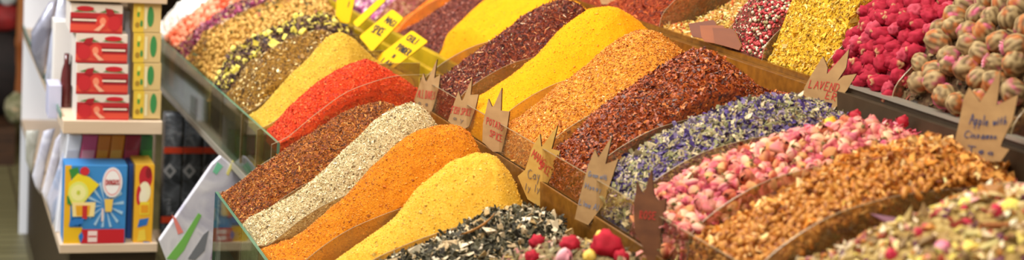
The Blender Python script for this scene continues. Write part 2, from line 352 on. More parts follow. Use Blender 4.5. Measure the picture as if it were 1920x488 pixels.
# front trough, far section (a little higher and set back)
def a1x(y): return .777-.0235*(y-3.55)
t = empty('display_trough', (1.0, 4.5, 0), 'higher front display trough at the far end with glass front, above the boxed tea shelf', 'display trough')
pane(t, 'front_glass', a1x(3.555), 3.555, a1x(5.40), 5.40, .765, .912)
m = MB(); m.prism([(a1x(3.56)+.012, 3.56, .775), (a1x(5.4)+.012, 5.4, .775), (a1x(5.4)+.022, 5.4, .775), (a1x(3.56)+.022, 3.56, .775)], (0, 0, .105)); m.build('front_board', M['darkwood'], t)
m = MB(); m.prism([(a1x(3.56)-.004, 3.556, .748), (a1x(5.4)-.004, 5.41, .748), (a1x(5.4)+.03, 5.41, .748), (a1x(3.56)+.03, 3.556, .748)], (0, 0, .017)); m.build('bottom_rail', M['rail'], t)
part(t, 'floor_board', M['board'], ((.80, 3.56, .765), (1.2, 5.4, .782)))
part(t, 'back_board', M['yellow_paint'], ((1.17, 3.56, .765), (1.19, 5.6, 1.03)))
part(t, 'plinth', M['board'], ((.90, 3.6, 0), (1.19, 5.5, .765)))
dividers(t, A1P, A1D, .782)
m = MB(); arc_plate(m, A1P, 3.556, .765, .005); m.build('end_glass', [M['clear'], M['acrylic_edge']], t)
m = MB(); arc_plate(m, [(x-.03, z) for x, z in A1P], 5.40, .765, .005); m.build('end_glass', [M['front_glass'], M['edge']], t)
# middle trough near
t = empty('display_trough', (1.4, 2.5, 0), 'long middle display trough with varnished wooden front behind the row of pointed tags', 'display trough')
part(t, 'front_board', M['gold'], ((1.125, NEAR, .80), (1.137, 3.62, 1.0)), bev=.002)
pane(t, 'front_glass', 1.128, 3.618, 1.128, NEAR, 1.0, 1.062, .004, M['clear'])
part(t, 'floor_board', M['board'], ((1.137, NEAR, .84), (1.61, 3.62, .86)))
part(t, 'plinth', M['board'], ((1.12, NEAR, 0), (1.60, 3.62, .80)))
part(t, 'back_board', M['gold'], ((1.612, 2.60, .80), (1.632, 3.62, 1.222)), bev=.002)
part(t, 'back_plate', M['plate'], ((1.614, NEAR, .80), (1.632, 2.598, 1.226)))
dividers(t, C2P, C2D, .86)
m = MB(); arc_plate(m, C2P, 3.622, .86, .005); m.build('end_plate', [M['acrylic'], M['acrylic_edge']], t)
# middle trough far
t = empty('display_trough', (1.4, 4.6, 0), 'yellow painted middle display trough at the far end with double front rim', 'display trough')
part(t, 'outer_rim', M['yellow_paint'], ((1.245, 3.64, .80), (1.262, 5.6, 1.035)), bev=.003)
part(t, 'front_board', M['yellow_paint'], ((1.30, 3.64, .80), (1.318, 5.6, 1.055)), bev=.003)
part(t, 'rim_spacer', M['yellow_paint'], ((1.262, 3.64, .90), (1.30, 5.6, .92)))
part(t, 'floor_board', M['board'], ((1.318, 3.64, .86), (1.60, 5.6, .88)))
part(t, 'end_plate', M['yellow_paint'], ((1.318, 3.634, .80), (1.612, 3.64, 1.06)))
part(t, 'back_board', M['gold'], ((1.612, 3.64, .80), (1.632, 5.6, 1.222)))
part(t, 'plinth', M['board'], ((1.26, 3.66, 0), (1.60, 5.58, .80)))
dividers(t, C1P, C1D, .88)
# upper trough
t = empty('display_trough', (1.9, 3.0, 0), 'topmost display trough behind, holding red blossoms, tea balls and peppercorns', 'display trough')
part(t, 'front_board', M['gold'], ((1.634, 2.62, .80), (1.644, 5.6, 1.232)))
part(t, 'front_plate', M['plate'], ((1.634, NEAR, .80), (1.644, 2.618, 1.236)))
m = MB(); m.box((1.628, NEAR, 1.236), (1.648, 2.618, 1.242)); m.build('rim_strip', M['rail'], t)
part(t, 'floor_board', M['board'], ((1.644, NEAR, 1.10), (2.2, 5.6, 1.12)))
part(t, 'back_board', M['gold'], ((2.2, NEAR, 1.0), (2.22, 5.6, 1.56)))
part(t, 'plinth', M['board'], ((1.66, NEAR, 0), (2.2, 5.6, 1.10)))
dividers(t, DP, DD, 1.12)

# ================================================================== HEAPS
Z3 = None; Z2 = (.647, .803); B2 = (1.083, .955)
def H(y0, y1, Yc, pts, front, back, **k):
    dz = k.pop('dz', -.004)
    P = rpx(pts, Yc, dz, front, back)
    if front == Z3: P = [front, S3]+[q for q in P[1:] if q[0] > S3[0]+.012]; k.setdefault('zr', S3[1]-.01)
    return Heap(y0, y1, P, zr=k.pop('zr', front[1]-.01), **k)
chip = 'chip'; octa = 'octa'
# ---- front trough, near section
h_brown = H(3.26, 3.534, 3.40, [(425,370),(480,320),(545,275),(600,240),(650,210),(700,188),(725,188),(745,200),(770,225)], Z2, B2, drop=.085, amp=.006, seed=1)
build_heap(h_brown, 'herb_heap', 'heap of shredded reddish brown herb in the far corner of the low trough, left of the whitish heap', 'spice heap', .702,
 powder('brown_herb', '#5a2c0e', '#8a4a16', '#b87028', 220), [(17000, (.0032,.0009,.0006,.3), ['#a05a1c','#c47a2c','#70360f','#4a220c','#d09a50','#8c3c10'], [4,3,4,3,1,3], .5, chip, .0004)])
h_white = H(3.08, 3.26, 3.17, [(478,412),(506,391),(536,371),(560,358),(600,326),(660,266),(710,220),(745,197),(775,190),(800,202),(815,225),(835,250)], Z2, B2, drop=.09, amp=.004, seed=2)
build_heap(h_white, 'herb_heap', 'heap of whitish grey-flecked spice between the brown and the orange heap', 'spice heap', .702,
 powder('white_spice', '#8c784e', '#bca97c', '#d8c8a0', 330), [(17000, (.0018,.0009,.0006,.35), ['#e4d2a8','#d2bc8c','#a88e5e','#6c5634','#f0e2c0'], [5,4,2,1.2,3], .7, chip, .0003)])
h_or = H(2.88, 3.08, 2.98, [(515,466),(542,459),(560,447),(592,417),(626,390),(652,364),(700,311),(745,270),(790,238),(830,229),(860,230),(890,250),(915,275),(930,300)], Z2, B2, drop=.09, amp=.007, seed=3)
build_heap(h_or, 'powder_heap', 'heap of coarse orange curry powder between the whitish and the pale yellow heap', 'spice heap', .702,
 powder('orange_powder', '#a85808', '#cc7a10', '#de9424', 300, bump=.8), [(9000, (.0014,.001,.0009,.4), ['#d07e14','#b8660c','#e09830','#984e08','#d88a1c'], [5,3,3,1.5,3], .9, octa, .0002)], nx=260, ny=110)
h_ye = H(2.68, 2.88, 2.78, [(620,500),(641,486),(665,465),(697,441),(728,420),(756,394),(790,346),(850,298),(890,282),(925,284),(960,325),(1010,385)], Z2, (1.083,.955), drop=.09, amp=.005, seed=4)
build_heap(h_ye, 'powder_heap', 'heap of pale lemon yellow powder beside the black tea with white petals', 'spice heap', .702,
 powder('yellow_powder', '#d49a20', '#e6b03a', '#eec45c', 300, bump=.7), [(6000, (.0012,.001,.0009,.4), ['#e6b23c','#d8a028','#eec864'], [5,3,3], .9, octa, .0001)], nx=260, ny=110)
h_tea = H(2.46, 2.68, 2.57, [(750,488),(800,470),(880,428),(940,400),(1000,390),(1050,398),(1075,410)], Z2, (1.083,.975), drop=.05, amp=.012, nscale=22, seed=5)
build_heap(h_tea, 'tea_heap', 'heap of black and grey tea leaves mixed with white petal bits, beside the yellow powder', 'tea heap', .702,
 powder('tea_base', '#1c1a14', '#38362a', '#5c5a48', 160), [(5200, (.0065,.0022,.0008,.3), ['#3c382c','#54503c','#706c54','#2c2822','#8c866e','#605a44'], [4,5,4,3,2,4], .8, chip, .002), (900, (.0052,.0038,.0016,.35), ['#dcccac','#c8b088','#ecdcc0','#a88c5c'], [4,3,2,2], .7, chip, .004)])
h_mix = Heap(NEAR, 2.46, [Z2, (.75,.885), (.85,.95), (.93,.99), (1.0,1.015), (1.05,1.015), (1.083,1.0)], zr=.79, drop=.05, amp=.010, nscale=20, seed=6, yc=2.25)
build_heap(h_mix, 'flower_tea_heap', 'loose leafy bits under the red and yellow blossoms at the bottom edge of the photo', 'tea heap', .702,
 powder('mix_base', '#4a3c28', '#7a6a48', '#a89a70', 140), [(3000, (.006,.003,.001,.3), ['#a8a078','#8a5a48','#d8b8a0','#5c5040','#c8a860','#b07068'], [4,2,3,3,2,2], .8, chip, .003)])
# ---- front trough, far section
def A1F(y): return (a1x(y)+.012, .915)
B1 = (1.168, 1.03)
h_red = H(3.563, 3.73, 3.65, [(497,245),(540,200),(600,150),(650,117),(685,109),(720,122),(780,165)], A1F(3.6), B1, drop=.07, amp=.005, seed=7)
build_heap(h_red, 'spice_heap', 'heap of bright orange-red chilli flakes behind the curved clear end glass', 'spice heap', .784,
 powder('red_flake_base', '#a82408', '#cc3812', '#e4602a', 300), [(13000, (.0016,.0011,.0006,.35), ['#e04818','#c83010','#f07838','#a02008','#e85020'], [5,4,2,2,3], .7, chip, .0003)])
h_pale = H(3.73, 3.93, 3.84, [(470,218),(540,142),(600,82),(620,62),(640,56),(665,70),(700,108)], A1F(3.83), B1, drop=.07, amp=.004, seed=8)
build_heap(h_pale, 'powder_heap', 'heap of dull mustard yellow powder beside the orange-red chilli flakes', 'spice heap', .784,
 powder('mustard_powder', '#a88420', '#c8a032', '#d8b850', 300, bump=.9), [(6000, (.0013,.001,.0009,.4), ['#caa436','#b49028','#dcc05c'], [5,3,3], .9, octa, .0002)], nx=220, ny=90)
h_b1 = H(3.93, 4.22, 4.07, [(415,165),(480,112),(540,77),(590,58),(620,60),(650,75)], A1F(4.07), B1, drop=.05, amp=.006, seed=9)
build_heap(h_b1, 'herb_heap', 'heap of olive brown ground herb with pale flecks, left of the mustard yellow powder', 'spice heap', .784,
 powder('olive_brown', '#5c3e10', '#80581a', '#a07828', 260), [(9000, (.0022,.0013,.0008,.4), ['#8a6420','#6c4812','#a8802c','#4c320c'], [5,4,3,2], .7, chip, .0004), (500, (.0035,.0022,.001,.3), ['#e0c888','#f0dca8'], [1,1], .6, chip, .001)])
h_dk = H(4.22, 4.38, 4.30, [(385,140),(440,95),(500,62),(560,35),(600,28),(640,40)], A1F(4.37), B1, drop=.04, amp=.012, nscale=24, seed=10)
build_heap(h_dk, 'tea_heap', 'dark twiggy tea with small yellow blossoms, left of the olive brown heap', 'tea heap', .784,
 powder('dark_tea', '#201412', '#46302a', '#6c5448', 150), [(3500, (.008,.0022,.001,.3), ['#4a2c28','#2c1c20','#8a7048','#6c4c38','#a89060'], [5,4,3,3,2], .7, chip, .002), (260, (.006,.005,.003,.3), ['#d8c850','#e0d068','#b8a840'], [3,2,1], .8, chip, .005)])
h_ym = H(4.38, 4.82, 4.60, [(345,108),(400,64),(470,26),(530,2),(600,-12)], A1F(4.60), B1, drop=.04, amp=.01, nscale=24, seed=11)
build_heap(h_ym, 'tea_heap', 'loose bits beneath the golden fruit pieces in the far section of the front trough', 'tea heap', .784,
 powder('gold_mix', '#6c4a1c', '#a87c30', '#d0a850', 150), [(3500, (.006,.003,.0015,.3), ['#c09040','#a07428','#d8b468','#6c4c20','#545428','#904c3c'], [5,4,3,2,2,1], .8, chip, .002)])
h_pm = H(4.82, 5.0, 4.91, [(328,92),(380,50),(430,18),(480,-12),(520,-25)], A1F(4.91), B1, drop=.03, amp=.01, nscale=24, seed=12)
build_heap(h_pm, 'tea_heap', 'purple and red petal tea between the golden fruit pieces and the orange lumps', 'tea heap', .784,
 powder('purple_mix', '#3c1c2c', '#6c3048', '#905868', 150), [(3500, (.006,.0035,.0015,.3), ['#8c2c54','#b04878','#4c2434','#d898a8','#c8a060','#6c2030','#e0c8a0'], [4,3,4,1,2,3,1], .8, chip, .002)])
h_ol = H(5.0, 5.18, 5.09, [(308,78),(350,44),(400,8),(440,-20)], A1F(5.09), B1, drop=.03, amp=.008, seed=13)
build_heap(h_ol, 'candied_fruit_heap', 'small crumbs beneath the salmon orange lumps at the far left', 'fruit heap', .784,
 powder('salmon_base', '#c85c3c', '#e88a68', '#f4b098', 120), [(1200, (.005,.004,.003,.3), ['#e8744c','#f4a080','#d85030','#f8c8a8'], [4,3,2,1], .8, octa, .002)], nx=80, ny=40)
h_wl = H(5.18, 5.39, 5.29, [(290,48),(300,36),(350,8),(380,-12)], A1F(5.29), B1, drop=.03, amp=.008, seed=14)
build_heap(h_wl, 'sugar_heap', 'white crumbs beneath the white lumps at the farthest left corner', 'sugar heap', .784,
 powder('white_base', '#d8c8b8', '#ece4dc', '#f8f4f0', 120), [(1200, (.005,.004,.003,.3), ['#f4f0ec','#e8dcd4','#ffffff'], [4,3,2], .8, octa, .002)], nx=80, ny=40)
# ---- middle trough, near section
Z3 = (1.139, 1.003); S3 = (1.146, 1.055); B3 = (1.608, 1.19)
h_ro = H(3.36, 3.616, 3.48, [(815,152),(860,132),(900,97),(960,52),(1020,7),(1060,-5),(1090,10),(1110,40)], Z3, B3, drop=.10, amp=.006, seed=15)
build_heap(h_ro, 'herb_heap', 'heap of dark red-brown needle shaped herb between two bright yellow heaps', 'spice heap', .862,
 powder('rooibos_base', '#3c1610', '#6c2c18', '#90482c', 220), [(15000, (.0042,.0009,.0007,.3), ['#7c3018','#5a2014','#a04c24','#341410','#d09868','#6a2c30','#e8c8a8'], [5,4,3,4,1.2,2,.6], .5, chip, .0006)])
h_y2 = H(3.09, 3.36, 3.23, [(885,215),(950,152),(1010,102),(1060,47),(1110,11),(1150,6),(1180,22),(1205,45),(1230,75)], Z3, B3, drop=.10, amp=.004, seed=16)
build_heap(h_y2, 'powder_heap', 'tall heap of intense yellow turmeric powder between the needle herb and the orange flakes', 'spice heap', .862,
 powder('turmeric', '#dc9000', '#ec9e00', '#f4ac10', 300, bump=.7), [(5000, (.0012,.001,.0009,.4), ['#ec9e00','#dc9000','#f4b018'], [5,3,3], .9, octa, .0001)], nx=240, ny=110)
h_of = H(2.82, 3.09, 2.95, [(950,262),(980,212),(1050,167),(1110,122),(1160,77),(1190,57),(1230,56),(1260,75),(1290,100)], Z3, B3, drop=.09, amp=.005, seed=17)
build_heap(h_of, 'spice_heap', 'heap of light orange flakes beside the intense yellow turmeric', 'spice heap', .862,
 powder('orange_flake_base', '#b86418', '#d88c2c', '#e8ac50', 260), [(17000, (.0018,.0012,.0007,.35), ['#d89030','#c47824','#e4ac58','#b0641c','#d08428','#f0cc90'], [5,4,3,2,4,.6], .7, chip, .0005)])
h_rf = H(2.60, 2.82, 2.70, [(1030,290),(1070,238),(1150,192),(1220,147),(1270,112),(1310,94),(1340,94),(1370,115),(1400,140),(1430,165)], Z3, B3, drop=.06, amp=.005, seed=18)
build_heap(h_rf, 'spice_heap', 'heap of dark red pepper flakes between the orange flakes and the lavender', 'spice heap', .862,
 powder('dark_red_base', '#4c1c0a', '#803210', '#a05018', 240), [(16000, (.0028,.0019,.0008,.35), ['#98400f','#b4581c','#702810','#cc7838','#4c1c10','#a04814','#3c2420'], [5,4,4,2,3,4,1], .7, chip, .0006)], keep=FLKG)
h_la = H(2.40, 2.60, 2.50, [(1150,345),(1165,321),(1195,296),(1220,276),(1260,251),(1290,238),(1330,218),(1400,191),(1450,180),(1510,182),(1550,196),(1565,215)], Z3, B3, drop=.05, amp=.008, nscale=22, seed=19)
build_heap(h_la, 'lavender_heap', 'heap of violet and pale green dried lavender blossoms behind the pink rosebuds', 'flower heap', .862,
 powder('lavender_base', '#342c50', '#6c6480', '#989880', 140), [(7500, (.0052,.0026,.0011,.3), ['#503c80','#74648c','#382858','#a8a078','#8c8c60','#c8b890','#8c7c90','#d8c8a4'], [3.4,3,2.5,4,3,4,2,1.2], .8, chip, .0025)])
h_rs = H(2.18, 2.40, 2.29, [(1245,410),(1270,370),(1300,347),(1345,322),(1400,300),(1480,266),(1560,240),(1620,230),(1680,238),(1720,255)], Z3, B3, drop=.05, amp=.010, nscale=18, seed=20)
build_heap(h_rs, 'rose_petal_heap', 'loose pink petals and bits beneath the rosebuds', 'flower heap', .862,
 powder('rose_base', '#7c3430', '#b8605c', '#d89080', 140), [(3500, (.0075,.0045,.0012,.3), ['#e07888','#f4a8a8','#c84c64','#f0cc9c','#94503c','#d89060'], [4,3,3,2,2,1], .9, chip, .003)])
h_wa = H(1.97, 2.18, 2.07, [(1345,482),(1400,426),(1450,400),(1525,353),(1575,327),(1660,288),(1740,270),(1820,282),(1890,315)], Z3, B3, drop=.04, amp=.010, nscale=18, seed=21)
build_heap(h_wa, 'nut_heap', 'smaller crumbled nut pieces beneath the amber nut pieces', 'nut heap', .862,
 powder('nut_base', '#6c3410', '#a8621c', '#cc9040', 140), [(4500, (.007,.0045,.003,.3), ['#c8802c','#e0a450','#9c5818','#f0c888','#7c3c10'], [5,4,3,2,2], .9, chip, .003)])
h_mx = H(NEAR, 1.97, 1.85, [(1540,508),(1575,488),(1615,453),(1660,424),(1700,400),(1800,357),(1880,335),(1960,335)], Z3, (1.608,1.2), drop=.10, amp=.008, nscale=18, seed=22, yc=1.80)
build_heap(h_mx, 'fruit_tea_heap', 'loose pale green and yellow tea bits in the nearest bin, bottom right of the photo', 'tea heap', .862,
 powder('fruit_mix_base', '#6c5030', '#a88c50', '#ccb880', 120), [(3600, (.008,.005,.0032,.35), ['#dcc488','#bca060','#f0dcb8','#a88850','#a84438','#6c3c50','#d08c40','#e0cc68','#e8a8a0','#8c7048'], [5,4,4,3,2,2,2,2,2,3], .9, octa, .004)])
# ---- middle trough, far section
Z4 = (1.326, 1.058); B4 = (1.60, 1.24)
h_y1 = H(3.645, 4.10, 3.90, [(815,130),(840,95),(880,55),(930,8),(980,-35)], Z4, B4, drop=.04, amp=.004, seed=23)
build_heap(h_y1, 'powder_heap', 'far heap of bright yellow powder behind the clear end plate and left of the needle herb', 'spice heap', .882,
 powder('yellow_far', '#dc9000', '#ec9e00', '#f4ac10', 300, bump=.6), [(2500, (.0014,.001,.0009,.4), ['#ec9e00','#dc9000'], [5,3], .9, octa, .0001)], nx=160, ny=80)
h_dr = H(4.10, 4.50, 4.27, [(775,85),(800,55),(850,15),(890,-15),(930,-30)], Z4, B4, drop=.06, amp=.006, seed=24)
build_heap(h_dr, 'spice_heap', 'far heap of dark maroon flakes left of the bright yellow powder', 'spice heap', .882,
 powder('maroon_base', '#3c1814', '#64302a', '#8c5040', 200), [(8000, (.0028,.0014,.0009,.3), ['#7c3428','#5c241c','#a05840','#3c1814','#c89080'], [5,4,3,3,.8], .6, chip, .0006)])
h_o1 = H(4.50, 4.75, 4.62, [(735,75),(770,35),(800,5),(840,-25)], Z4, B4, drop=.05, amp=.005, seed=25)
build_heap(h_o1, 'powder_heap', 'far heap of orange powder behind the yellow lettered signs', 'spice heap', .882,
 powder('orange_far', '#c4600c', '#e87c14', '#f49830', 300), [(4000, (.002,.0012,.0009,.4), ['#e87c18','#d0640c','#f49838'], [5,3,3], .8, octa, .0003)], nx=120, ny=60)
h_pu = H(4.75, 5.5, 5.1, [(640,45),(690,12),(720,-12),(760,-30)], Z4, B4, drop=.05, amp=.012, nscale=20, seed=26)
build_heap(h_pu, 'flower_heap', 'loose purple petals beneath the violet buds in the far middle trough', 'flower heap', .882,
 powder('purple_far', '#38182c', '#6c2c50', '#905070', 120), [(2500, (.008,.005,.002,.3), ['#8c2c64','#b85894','#5c1c3c','#e0a8c0','#c89880'], [4,3,3,2,1], .9, chip, .003)])
# ---- upper trough
Z5 = (1.648, 1.235); B5 = (2.19, 1.50)
h_th = H(3.40, 3.95, 3.62, [(1175,28),(1200,2),(1240,-35)], Z5, B5, drop=.02, amp=.008, seed=27)
build_heap(h_th, 'herb_heap', 'heap of red-brown shredded threads at the top edge, behind the turmeric', 'spice heap', 1.122,
 powder('thread_base', '#4c1c0c', '#843014', '#b0582c', 200), [(6000, (.0048,.0012,.0009,.3), ['#a84018','#c86428','#702410','#e09050','#4c2018'], [5,3,3,1,2], .6, chip, .001)])
h_cf = H(3.08, 3.40, 3.24, [(1212,45),(1235,18),(1265,-15),(1300,-45)], Z5, B5, drop=.03, amp=.01, nscale=20, seed=28)
build_heap(h_cf, 'dried_vegetable_heap', 'heap of pale yellow and orange dried vegetable curls behind the orange flakes', 'spice heap', 1.122,
 powder('vegetable_base', '#8c5420', '#c08c3c', '#d8b468', 120), [(4200, (.0068,.0026,.0016,.3), ['#d8b058','#b88c3c','#ecd8a0','#c8602c','#9c8c40','#e8c070'], [5,3,3,2,2,3], .8, chip, .002)])
h_pp = H(2.90, 3.08, 2.99, [(1345,90),(1370,50),(1420,5),(1480,-45)], Z5, B5, drop=.03, amp=.006, nscale=20, seed=29)
build_heap(h_pp, 'peppercorn_heap', 'the smaller peppercorns of the mixed pink, white and black peppercorn heap', 'spice heap', 1.122,
 powder('pepper_base', '#3c1c18', '#6c382c', '#8c5c48', 120), [(3500, (.0026,.0026,.0024,.15), ['#a02c34','#c04c50','#d8988c','#dccfb4','#4c4034','#8c7c58'], [5,4,2,3,2,2], .8, octa, .002)])
h_yd = H(2.66, 2.90, 2.78, [(1418,100),(1450,62),(1500,12),(1550,-38),(1600,-78)], Z5, B5, drop=.03, amp=.005, seed=30)
build_heap(h_yd, 'spice_heap', 'heap of coarse ochre yellow spice between the peppercorns and the crimson blossoms', 'spice heap', 1.122,
 powder('ochre_base', '#a87c10', '#d0a424', '#e4c048', 220), [(9000, (.0024,.0018,.0011,.4), ['#d8ac2c','#c09018','#e8c858','#9c7010','#f0dc90'], [5,4,3,2,.6], .8, chip, .0006)])
h_gr = H(2.42, 2.66, 2.54, [(1560,115),(1580,78),(1630,45),(1690,15),(1760,-25)], Z5, B5, drop=.02, amp=.008, seed=31)
build_heap(h_gr, 'blossom_heap', 'crimson shreds beneath the crimson blossoms', 'flower heap', 1.122,
 powder('crimson_base', '#480814', '#7c1024', '#a02038', 120), [(2200, (.008,.004,.002,.3), ['#a01830','#781020','#c83050'], [4,3,2], .9, chip, .003)], nx=90, ny=50)
h_tb = H(2.08, 2.42, 2.25, [(1660,195),(1705,135),(1785,98),(1865,55),(1905,30),(1955,0)], Z5, B5, drop=.02, amp=.006, seed=32)
build_heap(h_tb, 'tea_bits_heap', 'dark crumbs beneath the hand tied tea balls', 'tea heap', 1.122,
 powder('ball_base', '#382418', '#5c4430', '#7c6848', 120), [(1800, (.006,.003,.002,.3), ['#6c5838','#8c3c2c','#3c2c1c','#a89060'], [4,2,3,2], .9, chip, .002)], nx=90, ny=50)
h_pq = H(NEAR, 2.08, 1.95, [(1870,190),(1900,150),(1940,120),(2000,90)], Z5, B5, drop=.02, amp=.010, nscale=20, seed=33)
build_heap(h_pq, 'flower_heap', 'loose dark purple petals beneath the small plum buds at the right edge', 'flower heap', 1.122,
 powder('plum_base', '#2c1820', '#5c2c40', '#7c5058', 120), [(1800, (.007,.004,.002,.3), ['#6c2c50','#a05880','#3c1c2c','#d8b8a8','#c08050'], [4,3,3,1,1], .9, chip, .003)], nx=90, ny=50)
# ================================================================== COUNTABLE THINGS ON THE HEAPS
def ico(sub):
    import bmesh
    bm = bmesh.new(); bmesh.ops.create_icosphere(bm, subdivisions=sub, radius=1); V = np.array([v.co[:] for v in bm.verts]); Fc = np.array([[v.index for v in f.verts] for f in bm.faces]); bm.free(); return V, Fc
I2, I2F = ico(2); I3, I3F = ico(3)
def nz(V, sc, seed, oct_=3):
    return np.array([noise.fractal(Vector(v)*sc+Vector((seed*7.3, 0, 0)), .8, 2.0, oct_) for v in V])
def proto(name, V, Fc, mats, col=None, midx=None, smooth=True):
    me = bpy.data.meshes.new(name); me.from_pydata([tuple(v) for v in V], [], [tuple(f) for f in Fc])
    for m in (mats if isinstance(mats, list) else [mats]): me.materials.append(m)
    if smooth: me.polygons.foreach_set('use_smooth', np.ones(len(me.polygons), dtype=bool))
    if midx is not None: me.polygons.foreach_set('material_index', np.array(midx, dtype=np.int32))
    if col is not None:
        a = me.color_attributes.new('Col', 'FLOAT_COLOR', 'POINT'); a.data.foreach_set('color', np.asarray(col, dtype=np.float32).ravel())
    return me
def cmix(a, b, t):
    a = np.array(lin(a)); b = np.array(lin(b)); t = np.clip(t, 0, 1)[:, None]; return a*(1-t)+b*t
def lump(name, seed, size, c1, c2, amp=.3, rough=.6, sc=1.6, cs=1.2, sharp=0, sss=0):
    V = I3.copy(); n = nz(V, sc, seed); V = V*(1+amp*n)[:, None]
    if sharp: V = np.sign(V)*np.abs(V)**sharp
    C = cmix(c1, c2, .5+1.1*nz(I3, cs, seed+9))
    return proto(name, V*np.array(size), I3F, FLKM(rough), C)
_fm = {}
def FLKM(r):
    if r not in _fm: _fm[r] = flake_mat('item_surface_%d' % int(r*100), r, .35)
    return _fm[r]
def poisson(hp, d, seed, xr=None, yr=None, jitter=.25, mask=None):
    """staggered points over the heap surface, spacing d"""
    rr = random.Random(seed); x0, x1 = xr or (hp.xx[0]+d*.35, hp.xx[-1]-d*.4); y0, y1 = yr or (hp.y0+d*.4, hp.y1-d*.4); o = []
    x = x0; row = 0
    while x <= x1:
        y = y0+(row % 2)*d*.5
        while y <= y1:
            o.append((x+rr.uniform(-jitter, jitter)*d, y+rr.uniform(-jitter, jitter)*d)); y += d
        row += 1
        sl = abs(np.interp(x+.01, hp.xx, hp.zz)-np.interp(x, hp.xx, hp.zz))/.01
        x += d*.87/math.sqrt(1+sl*sl)
    return o
def scatter(name, meshes, hp, pts, lift, label, cat, group, seed, smin=.85, smax=1.15, upright=.0, limit=300, weights=None, labels=None, m=15):
    rr = random.Random(seed); X = np.array([np.clip(p[0], hp.xx[0]+.001, hp.xx[-1]-.001) for p in pts]); Y = np.array([np.clip(p[1], hp.y0, hp.y1) for p in pts])
    P, N = hp.pts(X, Y); cand = [(pj(p)[2], p, n) for p, n in zip(P, N) if inview(p, m)]
    cand.sort(key=lambda q: q[0]); out = []
    for D, p, n in cand[:limit]:
        k = rr.choices(range(len(meshes)), weights)[0] if weights else rr.randrange(len(meshes))
        o = bpy.data.objects.new(name, meshes[k]); COL.objects.link(o); s = rr.uniform(smin, smax)
        nv = Vector(n)
        if rr.random() < upright:
            q = (nv+Vector((rr.gauss(0, .3), rr.gauss(0, .3), rr.gauss(0, .2)))).to_track_quat('Z', 'Y') @ Matrix.Rotation(rr.uniform(0, 6.28), 3, 'Z').to_quaternion()
        else:
            t = Vector((rr.gauss(0, 1), rr.gauss(0, 1), rr.gauss(0, .4))); q = t.to_track_quat('Z', 'Y') @ Matrix.Rotation(rr.uniform(0, 6.28), 3, 'Z').to_quaternion()
        o.rotation_mode = 'QUATERNION'; o.rotation_quaternion = q; o.scale = (s, s, s)
        o.location = Vector(p)+nv*(lift*s+rr.uniform(-.1, .15)*lift)
        lb = labels[k] if labels else label
        tagset(o, lb, cat, group if not isinstance(group, list) else group[k]); out.append(o)
    return out
# crimson fluffy blossoms
def blossom(seed, c1='#8c0820', c2='#b41c3c', L=1.4, r=.0145):
    V = I3.copy(); a = NR.uniform(.82, 1.14, len(V)); n = nz(V, 2.2, seed); V = V*(a*(1+.22*n))[:, None]; V[:, 2] *= L
    C = cmix(c1, c2, (a-.82)/.32*.9); C[V[:, 2] < -L*.95] = lin('#c8a070')
    return proto('crimson_blossom', V*r, I3F, FLKM(.8), C)
mb_ = [blossom(i, L=1.1+.15*(i % 4)) for i in range(5)] + [blossom(9, '#a02038', '#cc5468', 1.2)]
scatter('globe_blossom', mb_, h_gr, poisson(h_gr, .0255, 1), .010, 'dried crimson globe blossom in the crimson heap of the topmost trough', 'dried flower', 'crimson blossoms in the topmost trough', 2)
# flowering tea balls: leaf strands tied in a ball
def teaball(seed, r=.0205, pink=0, orange=.12):
    V = I3.copy(); V, Fc = I3.copy(), I3F
    ang = np.arctan2(V[:, 1], V[:, 0]); tw = 2.2*V[:, 2]
    st = np.sin(9*ang+tw*3+2.5*nz(V, 1.2, seed)); V = V*(1+.045*st+.10*nz(V, 1.3, seed+3))[:, None]; V[:, 2] *= 1.18
    C = cmix('#5c4426', '#b8a072', .5+.5*st)
    o = nz(I3, .9, seed+20); C2 = cmix('#94481c', '#c87c40', .5+.5*st); k = np.clip((o-(.42-orange))*5, 0, 1)[:, None]; C = C*(1-k)+C2*k
    o = nz(I3, .8, seed+40); C2 = cmix('#a83858', '#d87090', .5+.5*st); k = np.clip((o-.36)*5, 0, 1)[:, None]; C = C*(1-k)+C2*k
    m = [0]*len(Fc)
    if pink:                              # tuft of pink petals breaking out at one end
        nb = len(V); P = []; Q = []; CC = []
        for j in range(46):
            a = j*2.4; rr = .62*math.sqrt(j/46); hgt = 1.12-.32*rr; d = Vector((math.cos(a)*(.25+rr), math.sin(a)*(.25+rr), 1.0)).normalized()
            b = Vector((rr*math.cos(a), rr*math.sin(a), hgt)); t = Vector((-math.sin(a), math.cos(a), 0)); L = .34
            i = nb+len(P); P += [b-t*.07, b+t*.07, b+d*L+t*.055, b+d*L-t*.055, b+d*L*.5+Vector((0, 0, .05))]; Q += [(i, i+1, i+4), (i+1, i+2, i+4), (i+2, i+3, i+4), (i+3, i, i+4)]
            c0 = lin('#e87ca0'); c1 = lin('#f8c0cc'); CC += [c0, c0, c1, c1, c0]
        V = np.concatenate([V, np.array([p[:] for p in P])]); Fc = [tuple(f) for f in Fc]+Q; C = np.concatenate([C, np.array(CC)])
    return proto('tea_ball', V*r, Fc, FLKM(.7), C)
tbm = [teaball(1), teaball(2, orange=0), teaball(3, orange=.3), teaball(4, .0185), teaball(5, .0195, orange=.35), teaball(6, pink=1), teaball(7, .0185, pink=1)]
tl = ['hand tied olive brown tea ball in the topmost trough']*5+['hand tied tea ball with a pink petal tuft in the topmost trough']*2
scatter('tea_ball', tbm, h_tb, poisson(h_tb, .0435, 3, jitter=.14), .014, None, 'tea ball', ['plain tea balls in the topmost trough']*5+['tea balls with pink tufts in the topmost trough']*2, 4, .92, 1.1, weights=[3, 2, 2, 2, 2, 2, 2], upright=.5, labels=tl)
